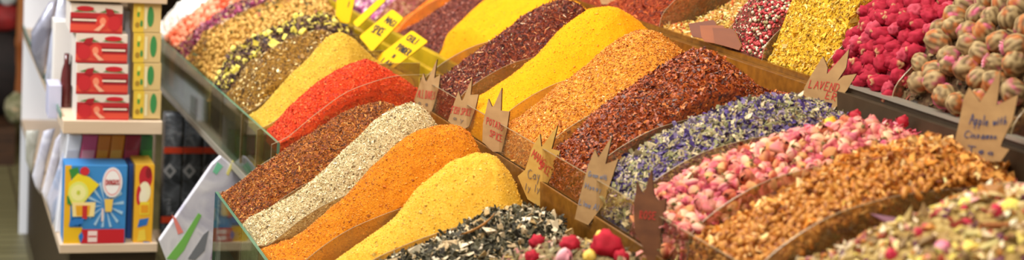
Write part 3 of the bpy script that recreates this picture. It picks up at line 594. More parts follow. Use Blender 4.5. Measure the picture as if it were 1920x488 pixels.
# rosebuds: wrapped petals, narrow tip, green calyx
def rosebud(seed, r=.0085, c0='#f4d8b8', c1='#e0708c', c2='#c83c68', open_=0):
    V = []; Fc = []; C = []; rr = random.Random(seed)
    for k in range(7):
        a0 = k*2.2+rr.uniform(0, .5); rad = .50+.075*k; top = 1.15-.11*k+rr.uniform(-.08, .08); wd = 1.25; nu, nv = 6, 6; i0 = len(V)
        for iu in range(nu+1):
            for iv in range(nv+1):
                u = iu/nu*2-1; v = iv/nv; an = a0+u*wd*(.55+.45*math.sin(math.pi*(.15+.75*v)))
                prof = math.sin(math.pi*(.08+.80*v))**.8; ro = rad*prof*(1+.10*abs(u)) + (open_*.25*v*v*k/6)
                z = -.75+(top+.75)*v-.18*u*u*v
                V.append((ro*math.cos(an), ro*math.sin(an), z)); t = v
                cc = [lin(c0)[q]*(1-t)+lin(c1)[q]*t for q in range(3)] if rr.random() > 2 else None
                m = .5+.5*math.sin(k*1.7+seed); base = [lin(c1)[q]*(1-m)+lin(c2)[q]*m for q in range(3)]; w_ = min(1, max(0, 1.1-1.4*v)) if k > 2 else .15
                C.append([base[q]*(1-w_)+lin(c0)[q]*w_ for q in range(3)]+[1])
        for iu in range(nu):
            for iv in range(nv):
                a = i0+iu*(nv+1)+iv; Fc.append((a, a+nv+1, a+nv+2, a+1))
    # calyx
    for k in range(5):
        a = k*1.2566; i = len(V); t = Vector((-math.sin(a), math.cos(a), 0)); d = Vector((math.cos(a), math.sin(a), 0))
        for p in (Vector((0, 0, -1.0))-t*.1, Vector((0, 0, -1.0))+t*.1, d*.55+t*.2+Vector((0, 0, -.5)), d*.66+Vector((0, 0, .15)), d*.55-t*.2+Vector((0, 0, -.5))): V.append(p[:]); C.append(lin('#8a7c48'))
        Fc.append((i, i+1, i+2, i+3, i+4))
    i = len(V)
    for j in range(5): a = j*1.2566; V.append((.12*math.cos(a), .12*math.sin(a), -.65)); C.append(lin('#7a6a3c'))
    for j in range(5): a = j*1.2566; V.append((.09*math.cos(a), .09*math.sin(a), -1.35)); C.append(lin('#6a5a34'))
    Fc += [(i+j, i+(j+1) % 5, i+5+(j+1) % 5, i+5+j) for j in range(5)]+[tuple(i+5+j for j in range(5))]
    # solid core keeps the bud full
    j0 = len(V); W = I2*np.array([.42, .42, .8]); V += [tuple(v) for v in W]; C += [lin(c2)]*len(W); Fc += [tuple(int(q)+j0 for q in f) for f in I2F]
    return proto('rosebud', np.array(V)*r, Fc, FLKM(.65), C)
rb = [rosebud(1, .0085, '#ecc090', '#d86878', '#b83850'), rosebud(2, .0095, '#f4d0a4', '#e88880', '#d05c68', .5), rosebud(3, .008, '#e4a884', '#cc4c68', '#a02848'), rosebud(4, .009, '#f4d8b0', '#ec9c8c', '#d87478', 1), rosebud(5, .0085, '#e8b898', '#d87088', '#b84068', .3), rosebud(8, .009, '#e8b070', '#c86848', '#984030', .6)]
rbx = [rosebud(6, .009, '#f8e070', '#f4c838', '#e0a020', 1), rosebud(7, .0085, '#c83040', '#c81c38', '#a01028', .5)]
pr = poisson(h_rs, .0165, 5)
pr = [p for p in pr]
scatter('rosebud', rb, h_rs, pr, .0065, 'small dried pink rosebud in the bin between the lavender and the nut pieces', 'rosebud', 'pink rosebuds in the middle trough', 6, 1.05, 1.6, upright=.15, limit=298)
for nm, k, (px, py), lb in (('rosebud', 0, (1553, 262), 'single golden yellow dried bud among the pink rosebuds'), ('blossom', 1, (1690, 250), 'dark red dried bud at the top of the pink rosebud heap, below the tea balls'), ('blossom', 1, (1600, 247), 'dark red dried bud among the pink rosebuds, below the LAVENDER tag')):
    p = at(px, py, 1, 2.31); z = float(h_rs.h(np.array([p.x]), np.array([2.31]))[0]); o = bpy.data.objects.new(nm, rbx[k]); COL.objects.link(o); o.location = (p.x, 2.31, z+.016); o.rotation_euler = (.4, .5, 1); o.scale = (1.5,)*3; tagset(o, lb, 'rosebud')
# nut / fruit pieces
def nut(seed, r=.0072):
    V = I2.copy(); V = V*(1+.5*nz(V, 1.5, seed))[:, None]*np.array([1.25, .85, .6]); C = cmix('#a85c18', '#e0a450', .5+1.1*nz(I2, 1.3, seed+5)); k = nz(I2, 1.8, seed+11) > .28; C[k] = lin('#7c3c12')
    return proto('nut_piece', V*r, I2F, FLKM(.5), C)
scatter('nut_piece', [nut(i) for i in range(8)], h_wa, poisson(h_wa, .0118, 7), .0055, 'small amber brown nut piece in the bin between the rosebuds and the pale tea mix', 'nut piece', 'amber nut pieces in the middle trough', 8, .8, 1.35, limit=299)
# peppercorns
def corn(seed, c1, c2, r=.0034):
    V = I2*(1+.05*nz(I2, 3, seed))[:, None]; return proto('peppercorn', V*r, I2F, FLKM(.5), cmix(c1, c2, .5+nz(I2, 1.5, seed)))
pc = [corn(1, '#98242c', '#c04448'), corn(2, '#b03438', '#d06464'), corn(3, '#e8dcc8', '#c8b898'), corn(4, '#3c3428', '#5c5040'), corn(5, '#8c8458', '#a89c70')]
pl = ['round pink peppercorn in the mixed peppercorn heap']*2+['round white peppercorn in the mixed peppercorn heap', 'round black peppercorn in the mixed peppercorn heap', 'round olive green peppercorn in the mixed peppercorn heap']
pg = ['pink peppercorns']*2+['white peppercorns', 'black peppercorns', 'green peppercorns']
scatter('peppercorn', pc, h_pp, poisson(h_pp, .0072, 9), .003, None, 'peppercorn', pg, 10, .85, 1.2, weights=[4, 3, 2.5, 1.2, 1], labels=pl, limit=300)
# golden fruit pieces, white lumps, salmon lumps, violet buds (far troughs)
gp = [lump('fruit_piece', i, (.0085, .0065, .005), '#9c6c24', '#d8b05c', .35) for i in range(5)]
scatter('fruit_piece', gp, h_ym, poisson(h_ym, .0175, 11), .005, 'golden dried fruit piece in the bin left of the dark twiggy tea', 'dried fruit', 'golden fruit pieces in the far front trough', 12, .8, 1.2, m=8)
wl = [lump('sugar_lump', i+20, (.0145, .0125, .011), '#f0e8e0', '#ffffff', .25, .5) for i in range(4)]
scatter('sugar_lump', wl, h_wl, poisson(h_wl, .023, 13, jitter=.15), .010, 'white lump at the farthest corner of the front trough', 'sugar lump', 'white lumps in the far front trough', 14, .85, 1.1, m=12)
ol = [lump('candied_fruit_lump', i+30, (.0135, .012, .010), '#e8744c' if i % 3 else '#d84424', '#f8b898' if i % 3 else '#ec7048', .25, .4, sharp=.85) for i in range(6)]
scatter('candied_fruit_lump', ol, h_ol, poisson(h_ol, .0215, 15, jitter=.15), .009, 'salmon orange candied lump beside the white lumps', 'candied fruit', 'orange lumps in the far front trough', 16, .85, 1.1, m=8)
vb = [rosebud(11, .0095, '#f0d8d0', '#b84c94', '#8c2c70', .3), rosebud(12, .0095, '#f4e0d8', '#d078ac', '#a04488', .8), rosebud(13, .0085, '#d0a0b0', '#8c2c60', '#6c1c4c', 0)]
scatter('violet_bud', vb, h_pu, poisson(h_pu, .021, 17), .007, 'small violet pink bud in the far middle trough behind the yellow signs', 'dried flower', 'violet buds in the far middle trough', 18, .9, 1.35, m=6)
scatter('plum_bud', vb, h_pq, poisson(h_pq, .017, 19), .006, 'small plum coloured bud at the right edge, beside the hand lettered apple tag', 'dried flower', 'plum buds at the right edge', 20, .8, 1.1, m=10)
# yellow blossoms on the dark twiggy tea
yb = [blossom(40+i, '#e0cc40', '#f8f090', .7, .0075) for i in range(3)]
cand = poisson(h_dk, .03, 21, jitter=.4); cand = [p for p in cand if p[1] > 4.26][::3]
scatter('yellow_blossom', yb, h_dk, cand, .006, 'small pale yellow blossom lying on the dark twiggy tea', 'dried flower', 'yellow blossoms on the twiggy tea', 22, .8, 1.3, m=6)
# single pieces on the nearest heaps
def put(name, me, hp, px, py, Y, label, cat, s=1, rot=(0, 0, 0), lift=.006, group=None):
    p = at(px, py, 1, Y); X = min(max(p.x, hp.xx[0]+.005), hp.xx[-1]-.005)
    # follow the sight line down to the heap
    d = ray(px, py); best = None
    for k in range(400):
        q = CP+d*((1.2+k*.006)/1.0)
        if hp.xx[0] < q.x < hp.xx[-1] and hp.y0 < q.y < hp.y1:
            P, N = hp.pts(np.array([q.x]), np.array([q.y]))
            if q.z <= P[0][2]+lift*s*.6: best = q; break
    if best is None: return None
    o = bpy.data.objects.new(name, me); COL.objects.link(o); o.location = best; o.rotation_euler = rot; o.scale = (s, s, s); return tagset(o, label, cat, group)
big = blossom(60, '#9c0820', '#c41834', .85, .0165); sm = blossom(61, '#980a22', '#c02038', .9, .0105)
put('crimson_blossom', big, h_mix, 1140, 462, 2.3, 'big fluffy crimson blossom at the bottom edge, right of the small red ones', 'dried flower', 1.55, (.2, .3, 0), .012)
put('crimson_blossom', sm, h_mix, 1070, 460, 2.3, 'crimson blossom left of the big fluffy crimson one', 'dried flower', 1.55, (.5, .2, 0), .008)
put('crimson_blossom', sm, h_mix, 1008, 455, 2.3, 'narrow crimson blossom at the edge of the black tea heap', 'dried flower', 1.25, (1.2, .2, 0), .008)
put('crimson_blossom', sm, h_mix, 1165, 484, 2.3, 'crimson blossom cut by the bottom edge just below the big fluffy one', 'dried flower', 1.2, (1.2, .9, 0), .008)
put('crimson_blossom', sm, h_mix, 998, 484, 2.3, 'crimson blossom cut by the bottom edge, leftmost of the red ones', 'dried flower', 1.2, (1.2, .9, 0), .008)
yl = lump('dried_berry', 70, (.0095, .009, .0085), '#e8b838', '#f8dc70', .12, .5)
for (px, py), lb in (((1120, 430), 'pale yellow dried berry behind the big crimson blossom, upper one of two'), ((1128, 443), 'golden dried berry touching the top of the big crimson blossom'), ((1090, 447), 'golden dried berry between the two largest crimson blossoms'), ((1105, 482), 'golden dried berry at the bottom edge below the crimson blossoms')):
    put('dried_berry', yl, h_mix, px, py, 2.3, lb, 'dried berry', 1.2, (px, py, 0), .008)
pk = rosebud(21, .012, '#f8d8d0', '#f0a0b4', '#e07898', .8)
for (px, py), lb in (((1058, 482), 'pale pink bud at the bottom edge left of the golden berry'), ((1175, 452), 'pale pink bud right of the big crimson blossom'), ((1198, 470), 'pale pink bud beside the dark wooden tag')):
    put('rosebud', pk, h_mix, px, py, 2.3, lb, 'rosebud', 1.3, (1.1, px, 0), .009)
# curved wood pod lying on the black tea
V = []; Fc = []; C = []; n = 22
for i in range(n+1):
    t = i/n; x = (t-.5)*.075; wv = .0085*math.sin(math.pi*min(1, t*.93+.05))**.6; zc = .012*(t-.4)**2*2
    for j in range(8):
        a = j/8*6.283; V.append((x, wv*math.cos(a), zc+wv*.45*math.sin(a)-(.0025 if 1 <= j <= 3 else 0))); C.append(lin('#76502e' if 1 <= j <= 3 else ('#f0dcc0' if t > .92 else '#c89050')))
    if i: Fc += [((i-1)*8+j, (i-1)*8+(j+1) % 8, i*8+(j+1) % 8, i*8+j) for j in range(8)]
Fc += [tuple(range(8)), tuple(reversed(range(n*8, n*8+8)))]
pod = proto('seed_pod', V, Fc, FLKM(.5), C)
put('seed_pod', pod, h_tea, 900, 424, 2.6, 'long curved light brown seed pod half lying on the black tea beside the yellow powder', 'seed pod', 1.0, (-.5, -.5, 0), .026)
# bottom right mix
rd = blossom(62, '#b81838', '#dc4860', 1.0, .0095); pkb = rosebud(22, .014, '#f0a8b8', '#d84880', '#b02c60', .6)
for k, ((px, py), me, s, lb) in enumerate([((1673, 478), rd, 1.0, 'red blossom at the bottom edge of the pale tea mix'), ((1721, 438), rd, .9, 'dark red blossom left of the pink rose in the pale tea mix'), ((1762, 400), rd, .7, 'bright red bit near the upper edge of the pale tea mix'), ((1772, 386), rd, .8, 'dark red blossom just behind the bright red bit in the pale tea mix'), ((1808, 392), rd, .6, 'small red bit between the amber nuts and the pale tea mix'), ((1868, 398), rd, 1.1, 'red blossom beside the yellow blossom in the pale tea mix'), ((1810, 423), rd, 1.1, 'pair of red petals in the middle of the pale tea mix'), ((1736, 428), rd, .7, 'small dark red bud above the dark red blossom of the pale tea mix'), ((1768, 468), pkb, 1.0, 'magenta pink rose near the bottom edge of the pale tea mix')]):
    put('rosebud' if me is pkb else 'red_blossom', me, h_mx, px, py, 1.8, lb, 'dried flower', s, (k, k*2, k), .008)
yf = blossom(63, '#e0cc40', '#f8ec80', .6, .013)
for (px, py), s, lb in (((1895, 388), 1.2, 'large yellow blossom at the right of the pale tea mix'), ((1900, 470), .6, 'small yellow blossom in the bottom right corner'), ((1830, 362), .7, 'golden blossom between the nuts and the pale tea mix')):
    put('yellow_blossom', yf, h_mx, px, py, 1.8, lb, 'dried flower', s, (.3, .2, px), .008)
wb = lump('white_berry', 75, (.0095, .0095, .009), '#f4ecc8', '#fffbe8', .08, .5)
for (px, py), lb in (((1784, 372), 'round cream white berry between the nuts and the pale tea mix'), ((1814, 372), 'small white berry right of the round cream white berry')):
    put('white_berry', wb, h_mx, px, py, 1.8, lb, 'dried berry', 1.0 if px < 1800 else .8, (0, 0, 0), .008)
def stick(c1, c2, L, r):
    V = []; Fc = []; C = []
    for i in range(13):
        t = i/12
        for j in range(10):
            a = j/10*6.283; k = 1+.18*math.sin(3*a+t*2); V.append((r*k*math.cos(a), r*k*math.sin(a), (t-.5)*L)); m = (math.sin(a*5)*.5+.5); C.append([lin(c1)[q]*m+lin(c2)[q]*(1-m) for q in range(3)]+[1])
        if i: Fc += [((i-1)*10+j, (i-1)*10+(j+1) % 10, i*10+(j+1) % 10, i*10+j) for j in range(10)]
    Fc += [tuple(range(10)), tuple(reversed(range(120, 130)))]
    return proto('stick', V, Fc, FLKM(.6), C)
put('cinnamon_stick', stick('#b0703c', '#8c4c28', .07, .0045), h_mx, 1885, 424, 1.8, 'reddish brown cinnamon stick lying across the pale tea mix', 'cinnamon', 1, (0, 1.5, -.25), .006)
put('lemongrass_stalk', stick('#e0d498', '#c8b870', .045, .0055), h_mx, 1838, 440, 1.8, 'pale straw yellow stalk lying level below the cinnamon stick', 'dried stalk', 1, (0, 1.5, -.3), .006)
put('lemongrass_stalk', stick('#dcd090', '#b8a860', .05, .006), h_mx, 1838, 470, 1.8, 'pale straw yellow stalk slanting up towards the right near the bottom edge', 'dried stalk', 1, (0, 1.1, -.3), .006)
# ================================================================== TAGS
def tag(name, pts, X, base, label, cat, mats, words, n=(-.85, -.5, .12), th=.0035, group=None, pw=.0014, Y=None):
    """flat cut-out tag standing on its base; outline projected on its own plane, with real thickness"""
    n = Vector(n).normalized(); p = at(base[0], base[1], 0, X)
    P = [atp(x, y, p, n) for x, y in pts]; r = empty(name, p, label, cat, group)
    m = MB(); m.prism(P, -n*th, 0, 1); o = m.build('plaque', mats, r)
    for text, x0, y0, x1, y1, hx, hy, ink in words:
        w = MB(); write_px(w, text, x0, y0, x1, y1, hx, hy, p, n, pw)
        w.build('lettering', ink, r)
    return r
CT = [M['card'], M['card_edge']]
def z(pts, ox, oy, k): return [(ox+a/k, oy+b/k) for a, b in pts]
tag('wooden_tag', z([(40,215),(62,150),(82,92),(92,125),(98,130),(145,28),(132,115),(160,98),(152,160),(128,245),(112,290),(72,275)], 760, 100, 2.44), 1.12, (800, 212),
    'crown shaped wooden tag with red lettering, farthest left, behind the whitish heap', 'tag', CT, [('ALL DIVES', 783, 182, 816, 187, 2, -14, M['red']), ('a e', 784, 196, 806, 200, 1, -9, M['pencil'])], pw=.0016)
tag('wooden_tag', z([(195,310),(222,230),(243,172),(256,215),(262,215),(306,112),(298,190),(335,188),(320,255),(290,335),(265,350),(225,335)], 760, 100, 2.44), 1.12, (865, 235),
    'crown shaped wooden tag reading FISH SPICE behind the orange heap', 'tag', CT, [('FISH SPICE', 846, 212, 884, 218, 3, -13, M['red']), ('a y', 850, 224, 872, 230, 1, -8, M['pencil'])], pw=.0016)
tag('wooden_tag', z([(352,405),(355,320),(380,208),(396,245),(406,238),(441,158),(437,262),(476,267),(464,352),(440,452),(400,450)], 760, 100, 2.44), 1.12, (925, 285),
    'crown shaped wooden tag reading POTATO SPICE, between the orange and the pale yellow heap', 'tag', CT, [('POTATO', 912, 232, 944, 247, 2, -12, M['red']), ('SPICE', 918, 255, 943, 268, 2, -12, M['red'])], pw=.0016)
tag('wooden_tag', z([(50,245),(85,215),(112,125),(152,52),(158,112),(232,14),(205,120),(244,130),(212,225),(172,305),(168,345),(150,385),(95,350)], 950, 230, 2.433), 1.12, (1005, 375),
    'yellowish wooden tag reading MANG SPICE, behind the pale yellow heap', 'tag', [M['card_y'], M['card_edge']], [('MANG', 997, 293, 1020, 315, 6, -13, M['red']), ('SPICE', 1010, 316, 1031, 332, 5, -15, M['red']), ('Cay', 990, 335, 1015, 338, 1, -18, M['pencil']), ('ly ly', 985, 356, 1015, 360, 2, -12, M['pencil'])], pw=.0016)
tag('wooden_tag', z([(310,440),(330,350),(372,195),(403,122),(418,160),(480,62),(450,190),(508,168),(478,260),(440,378),(372,468)], 950, 230, 2.433), 1.12, (1105, 420),
    'wooden tag with faint pencil writing beside the lavender, behind the black tea', 'tag', CT, [('Green with', 1103, 330, 1139, 338, 2, -9, M['pencil_b']), ('Honey', 1097, 352, 1130, 361, 2, -9, M['pencil_b']), ('Lime Al', 1086, 383, 1124, 396, 2, -10, M['pencil_b'])], pw=.0014)
tag('wooden_tag', [(1188,384),(1191,365),(1194,340),(1203,362),(1207,366),(1221,318),(1226,366),(1234,377),(1249,372),(1246,400),(1238,440),(1242,480),(1234,500),(1212,500),(1206,464),(1190,434)], 1.12, (1220, 480),
    'dark brown scorched wooden tag between the crimson blossom and the pink rosebuds', 'tag', [M['card_d'], M['card_edge']], [('ROSE', 1200, 410, 1232, 412, 1, -14, M['red'])], pw=.0014)
tag('wooden_tag', z([(100,350),(115,300),(155,225),(255,62),(292,150),(285,200),(455,8),(432,150),(366,252),(412,212),(512,198),(440,320),(408,360),(400,405),(330,478),(250,470),(180,420)], 1480, 90, 4.064), 1.60, (1545, 190),
    'crown shaped wooden tag reading LAVENDER below the crimson blossoms', 'tag', CT, [('LAVEND', 1516, 164, 1574, 172, 5, -14, M['red']), ('ER', 1548, 184, 1570, 190, 4, -13, M['red'])], pw=.0016)
tag('wooden_tag', z([(20,400),(52,260),(72,150),(100,92),(130,130),(155,168),(200,100),(262,-2),(252,100),(240,185),(290,160),(350,130),(322,260),(268,368),(262,395),(305,408),(262,470),(60,470)], 1780, 130, 2.714), 1.55, (1835, 285),
    'large crown shaped tag with blue handwriting, Apple with Cinnamon, at the right edge', 'tag', CT, [('Apple', 1818, 232, 1855, 236, 3, -18, M['blue']), ('with', 1862, 235, 1890, 233, 3, -15, M['blue']), ('Cinnamon', 1808, 258, 1872, 262, 3, -13, M['blue']), ('Tea', 1812, 286, 1868, 292, 3, -12, M['blue'])], pw=.0014)
YP = [M['plastic_y'], plain('yellow_plastic_edge', '#a8901c', .4)]
def rnd(q, k=.1):
    """round the corners of a picture quad"""
    o = []; n = len(q)
    for i in range(n):
        a = Vector(q[i-1]); b = Vector(q[i]); c = Vector(q[(i+1) % n])
        u = (a-b).normalized(); v = (c-b).normalized(); s = 4
        o += [tuple(b+u*s), tuple(b+(u+v)*s*.28), tuple(b+v*s)]
    return o
tag('yellow_sign', rnd(z([(262,58),(337,118),(130,338),(45,238)], 660, 0, 3.473)), 1.10, (690, 85),
    'yellow plastic price sign with handwritten black letters MAGI SPICE', 'sign', YP, [('MAGI', 721, 41, 738, 52, 8, -10, M['ink']), ('SPICE', 696, 60, 716, 68, 9, -13, M['ink'])], n=(-.75, -.6, .35), pw=.0023)
tag('yellow_sign', rnd(z([(390,196),(496,270),(248,462),(152,378)], 660, 0, 3.473)), 1.12, (720, 125),
    'yellow plastic sign lettered CHILI POWDER, right behind the orange-red chilli flakes', 'sign', YP, [('CHILI', 761, 74, 779, 84, 8, -9, M['ink']), ('POWDER', 743, 92, 766, 106, 8, -10, M['ink']), ('N', 735, 108, 739, 110, 5, -6, M['ink']), ('LAW', 714, 117, 733, 126, 7, -8, M['ink'])], n=(-.75, -.6, .35), pw=.0023)
tag('yellow_sign', rnd([(632,-14), (668,-14), (655,44), (628,42)]), 1.10, (640, 40), 'yellow plastic sign standing upright at the top edge behind the mustard yellow powder', 'sign', YP, [('I', 651, 12, 655, 14, 3, -10, M['ink'])], n=(-.5, -.8, .2), pw=.0023)
tag('yellow_sign', rnd([(716,-8), (724,0), (670,52), (661,42)]), 1.10, (664, 48), 'narrow yellow plastic sign seen nearly edge-on, left of the MAGI SPICE sign', 'sign', YP, [], n=(-.75, -.6, .35))
tag('yellow_sign', [(584,-10), (602,-10), (596,8), (588,8)], 1.12, (590, 8), 'small tip of a yellow sign at the top edge above the golden fruit', 'sign', YP, [], n=(-.5, -.8, .2))
PB = [M['plate_b'], plain('plate_edge', '#b88850', .5)]
for pts, X, lb in (([(455,155),(618,130),(634,150),(650,240),(600,262),(480,238)], 1.630, 'brown wooden name plate, rearmost of three leaning on the rim before the peppercorns'),
                   ([(530,166),(680,165),(700,200),(730,300),(560,272),(540,240)], 1.620, 'brown wooden name plate, middle one of three leaning on the rim before the peppercorns'),
                   ([(612,182),(735,186),(755,198),(802,300),(785,328),(690,300),(630,285)], 1.610, 'brown wooden name plate, frontmost of three leaning on the rim before the peppercorns')):
    tag('name_plate', z(pts, 1160, 0, 3.486), X, (1335, 85), lb, 'sign', [wood('plate_tone', *(('#6a3410', '#7c4014') if 'rearmost' in lb else ('#8a4818', '#9c561e') if 'middle' in lb else ('#70380f', '#844614')), (10, 3, 20), .5), PB[1]], [], n=(-.86, -.4, .3), th=.005)
tag('name_plate', [(1120,-12), (1172,-12), (1166,8), (1128,8)], 1.66, (1145, 8), 'grey-brown name plate at the top edge directly above the turmeric heap', 'sign', CT, [], n=(-.6, -.75, .3))

# ================================================================== TEA SHELF
Y0 = 4.40
def sx(px, py, Y=Y0): return at(px, py, 1, Y)
WS = wood('shelf_laminate', '#cdb498', '#dcc6ac', (2, 2, 14), .5)
WH = plain('white_panel', '#f2f4fa', .5)
xl = sx(118, 240).x; xr = sx(302, 300).x; zt = sx(118, 226).z; zt0 = sx(118, 251).z; zb = sx(118, 459).z; zb0 = sx(118, 476).z; ztop = sx(200, 4).z
t = empty('display_shelf', (xl+.18, 5.2, 0), 'pale wooden shelf unit with white panels holding boxed teas, under the far trough', 'shelf')
for nm, a, b_ in (('shelf_board', zt0, zt), ('shelf_board', zb0, zb), ('shelf_board', ztop, ztop+.025)):
    m = MB(); m.box((xl, Y0, a), (xr, 6.2, b_)); bevel(m.build(nm, WS, t), .002)
m = MB(); m.box((xl, 6.2, 0), (xr, 6.22, 1.6)); m.build('end_panel', WH, t)
m = MB(); m.box((xl+.02, Y0+.30, zb), (xr, Y0+.31, zt0)); m.build('partition', WH, t)
m = MB(); m.box((sx(143, 100, Y0+.3).x, Y0+.30, zt), (xr, Y0+.31, ztop)); m.build('partition', WH, t)
m = MB(); m.box((xl+.03, Y0+.03, 0), (xr, 6.2, zb0)); m.build('base', M['board'], t)
m = MB(); m.box((xl-.004, Y0+.05, zt-.004), (xl, 6.2, zt+.012)); m.build('shelf_rail', M['edge'], t)
# ---- printed cartons
def matc(c, r=.45): return plain('print_'+c[1:], c, r)
_mc = {}
def mc(c):
    if c not in _mc: _mc[c] = matc(c)
    return _mc[c]
def ell(cx, cy, rx, ry, n=20, a0=0): return [(cx+rx*math.cos(a0+i*6.2832/n), cy+ry*math.sin(a0+i*6.2832/n)) for i in range(n)]
def carton(name, x0, y0, x1, y1, Y, depth, body, art, label, cat='tea box', group=None, side=None, words=(), tilt=0):
    """box whose front face fills the picture rectangle on plane Y; art in 0..1 face coordinates"""
    a = at(x0, y1, 1, Y); b_ = at(x1, y1, 1, Y); c = at(x0, y0, 1, Y); W_ = b_.x-a.x; H_ = c.z-a.z
    r = empty(name, Vector((a.x+W_/2, Y+depth/2, a.z)), label, cat, group)
    m = MB(); m.box((a.x, Y, a.z), (a.x+W_, Y+depth, a.z+H_)); o = m.build('carton', mc(body), r); bevel(o, .0015)
    if side: m = MB(); m.box((a.x+W_, Y+.003, a.z+.002), (a.x+W_+.0008, Y+depth-.003, a.z+H_-.002)); m.build('side_print', mc(side), r)
    m = MB(); mats = []
    for i, (colr, pts) in enumerate(art):
        if colr not in mats: mats.append(colr)
        m.prism([(a.x+u*W_, Y-.0004-.0002*i, a.z+v*H_) for u, v in pts], (0, .0002, 0), mats.index(colr))
    if art: m.build('printed_front', [mc(c_2) for c_2 in mats], o)
    for text, u0, v0, u1, v1, hv, colr, wd in words:
        w = MB(); adv = sum((.45 if ch in 'Iil ' else .95) for ch in text); q = 0
        for ch in text:
            for st in GL[ch]:
                w.ribbon([Vector((a.x+(u0+(u1-u0)*(q+gx*.85)/adv)*W_, Y-.006, a.z+(v0+(v1-v0)*(q+gx)/adv+gy*hv)*H_)) for gx, gy in st], wd, Vector((0, -1, 0)), .0004)
            q += (.45 if ch in 'Iil ' else .95)
        w.build('lettering', mc(colr), o)
    return r
def Q(u0, v0, u1, v1): return [(u0, v0), (u1, v0), (u1, v1), (u0, v1)]
def pom(flip):
    f = (lambda u: 1-u) if flip else (lambda u: u)
    def q(pts): return [(f(u), v) for u, v in pts]
    art = [('#b8262c', Q(0, 0, 1, .70)), ('#e0503c', q(Q(.0, .08, 1, .30))), ('#8c1820', q(Q(0, .36, .55, .54))), ('#4c7c34', q([(.05, .72), (.3, .86), (.5, .74)])), ('#4c7c34', q([(.55, .72), (.75, .86), (.95, .74)])),
           ('#c81c2c', q(ell(.28, .84, .17, .09))), ('#d83c34', q(ell(.62, .40, .14, .26))), ('#f09070', q(ell(.62, .42, .06, .13))), ('#c82830', q(ell(.84, .36, .13, .26))), ('#a81c28', q([(.70, .62), (.66, .88), (.80, .84), (.86, .66)])), ('#f0b090', q([(.45, .1), (.62, .35), (.66, .3), (.55, .08)])), ('#f4e4d0', q(Q(.04, .42, .5, .48)))]
    return art
PL = ['red and white pomegranate tea box, topmost of its stack, shifted to the left', 'red and white pomegranate tea box, second from the top of the stack', 'red and white pomegranate tea box, third from the top of the stack', 'red and white pomegranate tea box, lowest of the stack, standing on the board']
for (x0, y0, x1, y1), fl_, lb in zip([(131, 6, 229, 61), (141, 62, 238, 117), (142, 119, 239, 176), (143, 177, 241, 225.6)], [0, 1, 1, 1], PL):
    carton('tea_box', x0, y0, x1, y1, Y0+.012, .14, '#e4d8cc', pom(fl_), lb, group='pomegranate tea boxes')
GLb = ['yellow and green herbal tea box, topmost of the right stack', 'yellow and green herbal tea box, second from the top of the right stack', 'yellow and green herbal tea box, third from the top of the right stack', 'yellow and green herbal tea box, lowest of the right stack']
for i, (y0, y1) in enumerate([(6, 60), (61, 117), (118, 169), (170, 222.6)]):
    art = [('#e4c040', Q(0, .0, .38, 1)), ('#3c8c4c', ell(.62+.1*(i % 2), .55, .12, .36)), ('#3c8c4c', ell(.3, .3, .05, .12)), ('#5c9c3c', ell(.18, .62, .05, .1)), ('#a8842c', ell(.15, .25, .08, .1)), ('#e8dcb0', Q(.40, .12, .5, .88)), ('#f0e068', ell(.2, .8, .07, .1))]
    carton('tea_box', 249, y0, 301, y1, Y0+.016, .14, '#d8bc80', art, GLb[i], group='yellow green tea boxes')
m_sp = carton('tea_box', 228, 20, 245, 225.6, Y0+.09, .1, '#c8ccdc', [], 'narrow bluish white carton standing between the two stacks of tea boxes')
rays = []
for k in range(14):
    a = k*6.2832/14+.1; rays.append(('#a8d0ec', [(.66+.03*math.cos(a), .5+.03*math.sin(a)), (.66+.30*math.cos(a-.07), max(.22, .5+.30*math.sin(a-.07))), (.66+.30*math.cos(a+.07), max(.22, .5+.30*math.sin(a+.07)))]))
lemon = [('#f0b820', Q(0, 0, .10, 1)), ('#f0c020', Q(0, .0, .30, .22))] + rays + [
 ('#3c8c3c', [(.06, .95), (.2, .98), (.24, .86), (.1, .84)]), ('#3c8c3c', [(.05, .52), (.14, .5), (.12, .62), (.04, .62)]), ('#f0d828', [(.06, .78), (.2, .9), (.38, .86), (.55, .76), (.44, .66), (.3, .52), (.12, .52), (.05, .64)]), ('#e4e878', ell(.22, .66, .16, .14)), ('#f4f0a0', ell(.22, .66, .12, .10)), ('#c8d040', ell(.22, .66, .03, .03)),
 ('#d02c38', ell(.31, .93, .075, .055)), ('#f8e098', [(.14, .36), (.48, .36), (.50, .54), (.12, .54)]), ('#e8a824', [(.2, .37), (.4, .37), (.42, .50), (.18, .50)]), ('#c83030', Q(.29, .33, .37, .50)),
 ('#f4f0f0', ell(.76, .79, .16, .19)), ('#e89090', ell(.76, .79, .135, .165)), ('#f8f4f4', ell(.76, .79, .12, .15)), ('#f0c858', [(.66, .42), (.76, .42), (.78, .58), (.64, .58)]), ('#f0d8d0', Q(.60, .30, .63, .46)),
 ('#2c78c8', [(.08, .24), (.3, .27), (.32, .34), (.1, .32)]), ('#2c78c8', [(.28, .02), (.36, .08), (.3, .18), (.24, .12)]), ('#c8202c', Q(.36, .02, .98, .20)), ('#c8202c', [(.28, .20), (.36, .20), (.36, .02), (.28, .02), (.32, .11)]), ('#f4dcd8', Q(.39, .04, .54, .18)), ('#c8202c', Q(.40, .10, .53, .12))]
carton('tea_box', 118, 310, 234, 459.5, Y0+.008, .09, '#3c8cd0', lemon, 'big blue tea box with yellow lemons and a red bottom banner', side='#1c3c7c', words=[('100', .58, .05, .72, .05, .12, '#f8e8e4', .004), ('+', .73, .06, .77, .06, .09, '#f8e8e4', .004), ('100', .80, .05, .96, .05, .12, '#f8e8e4', .004), ('DOGUS', .66, .76, .88, .76, .06, '#d03038', .003), ('Tea', .12, .25, .3, .25, .08, '#2468b8', .004)])
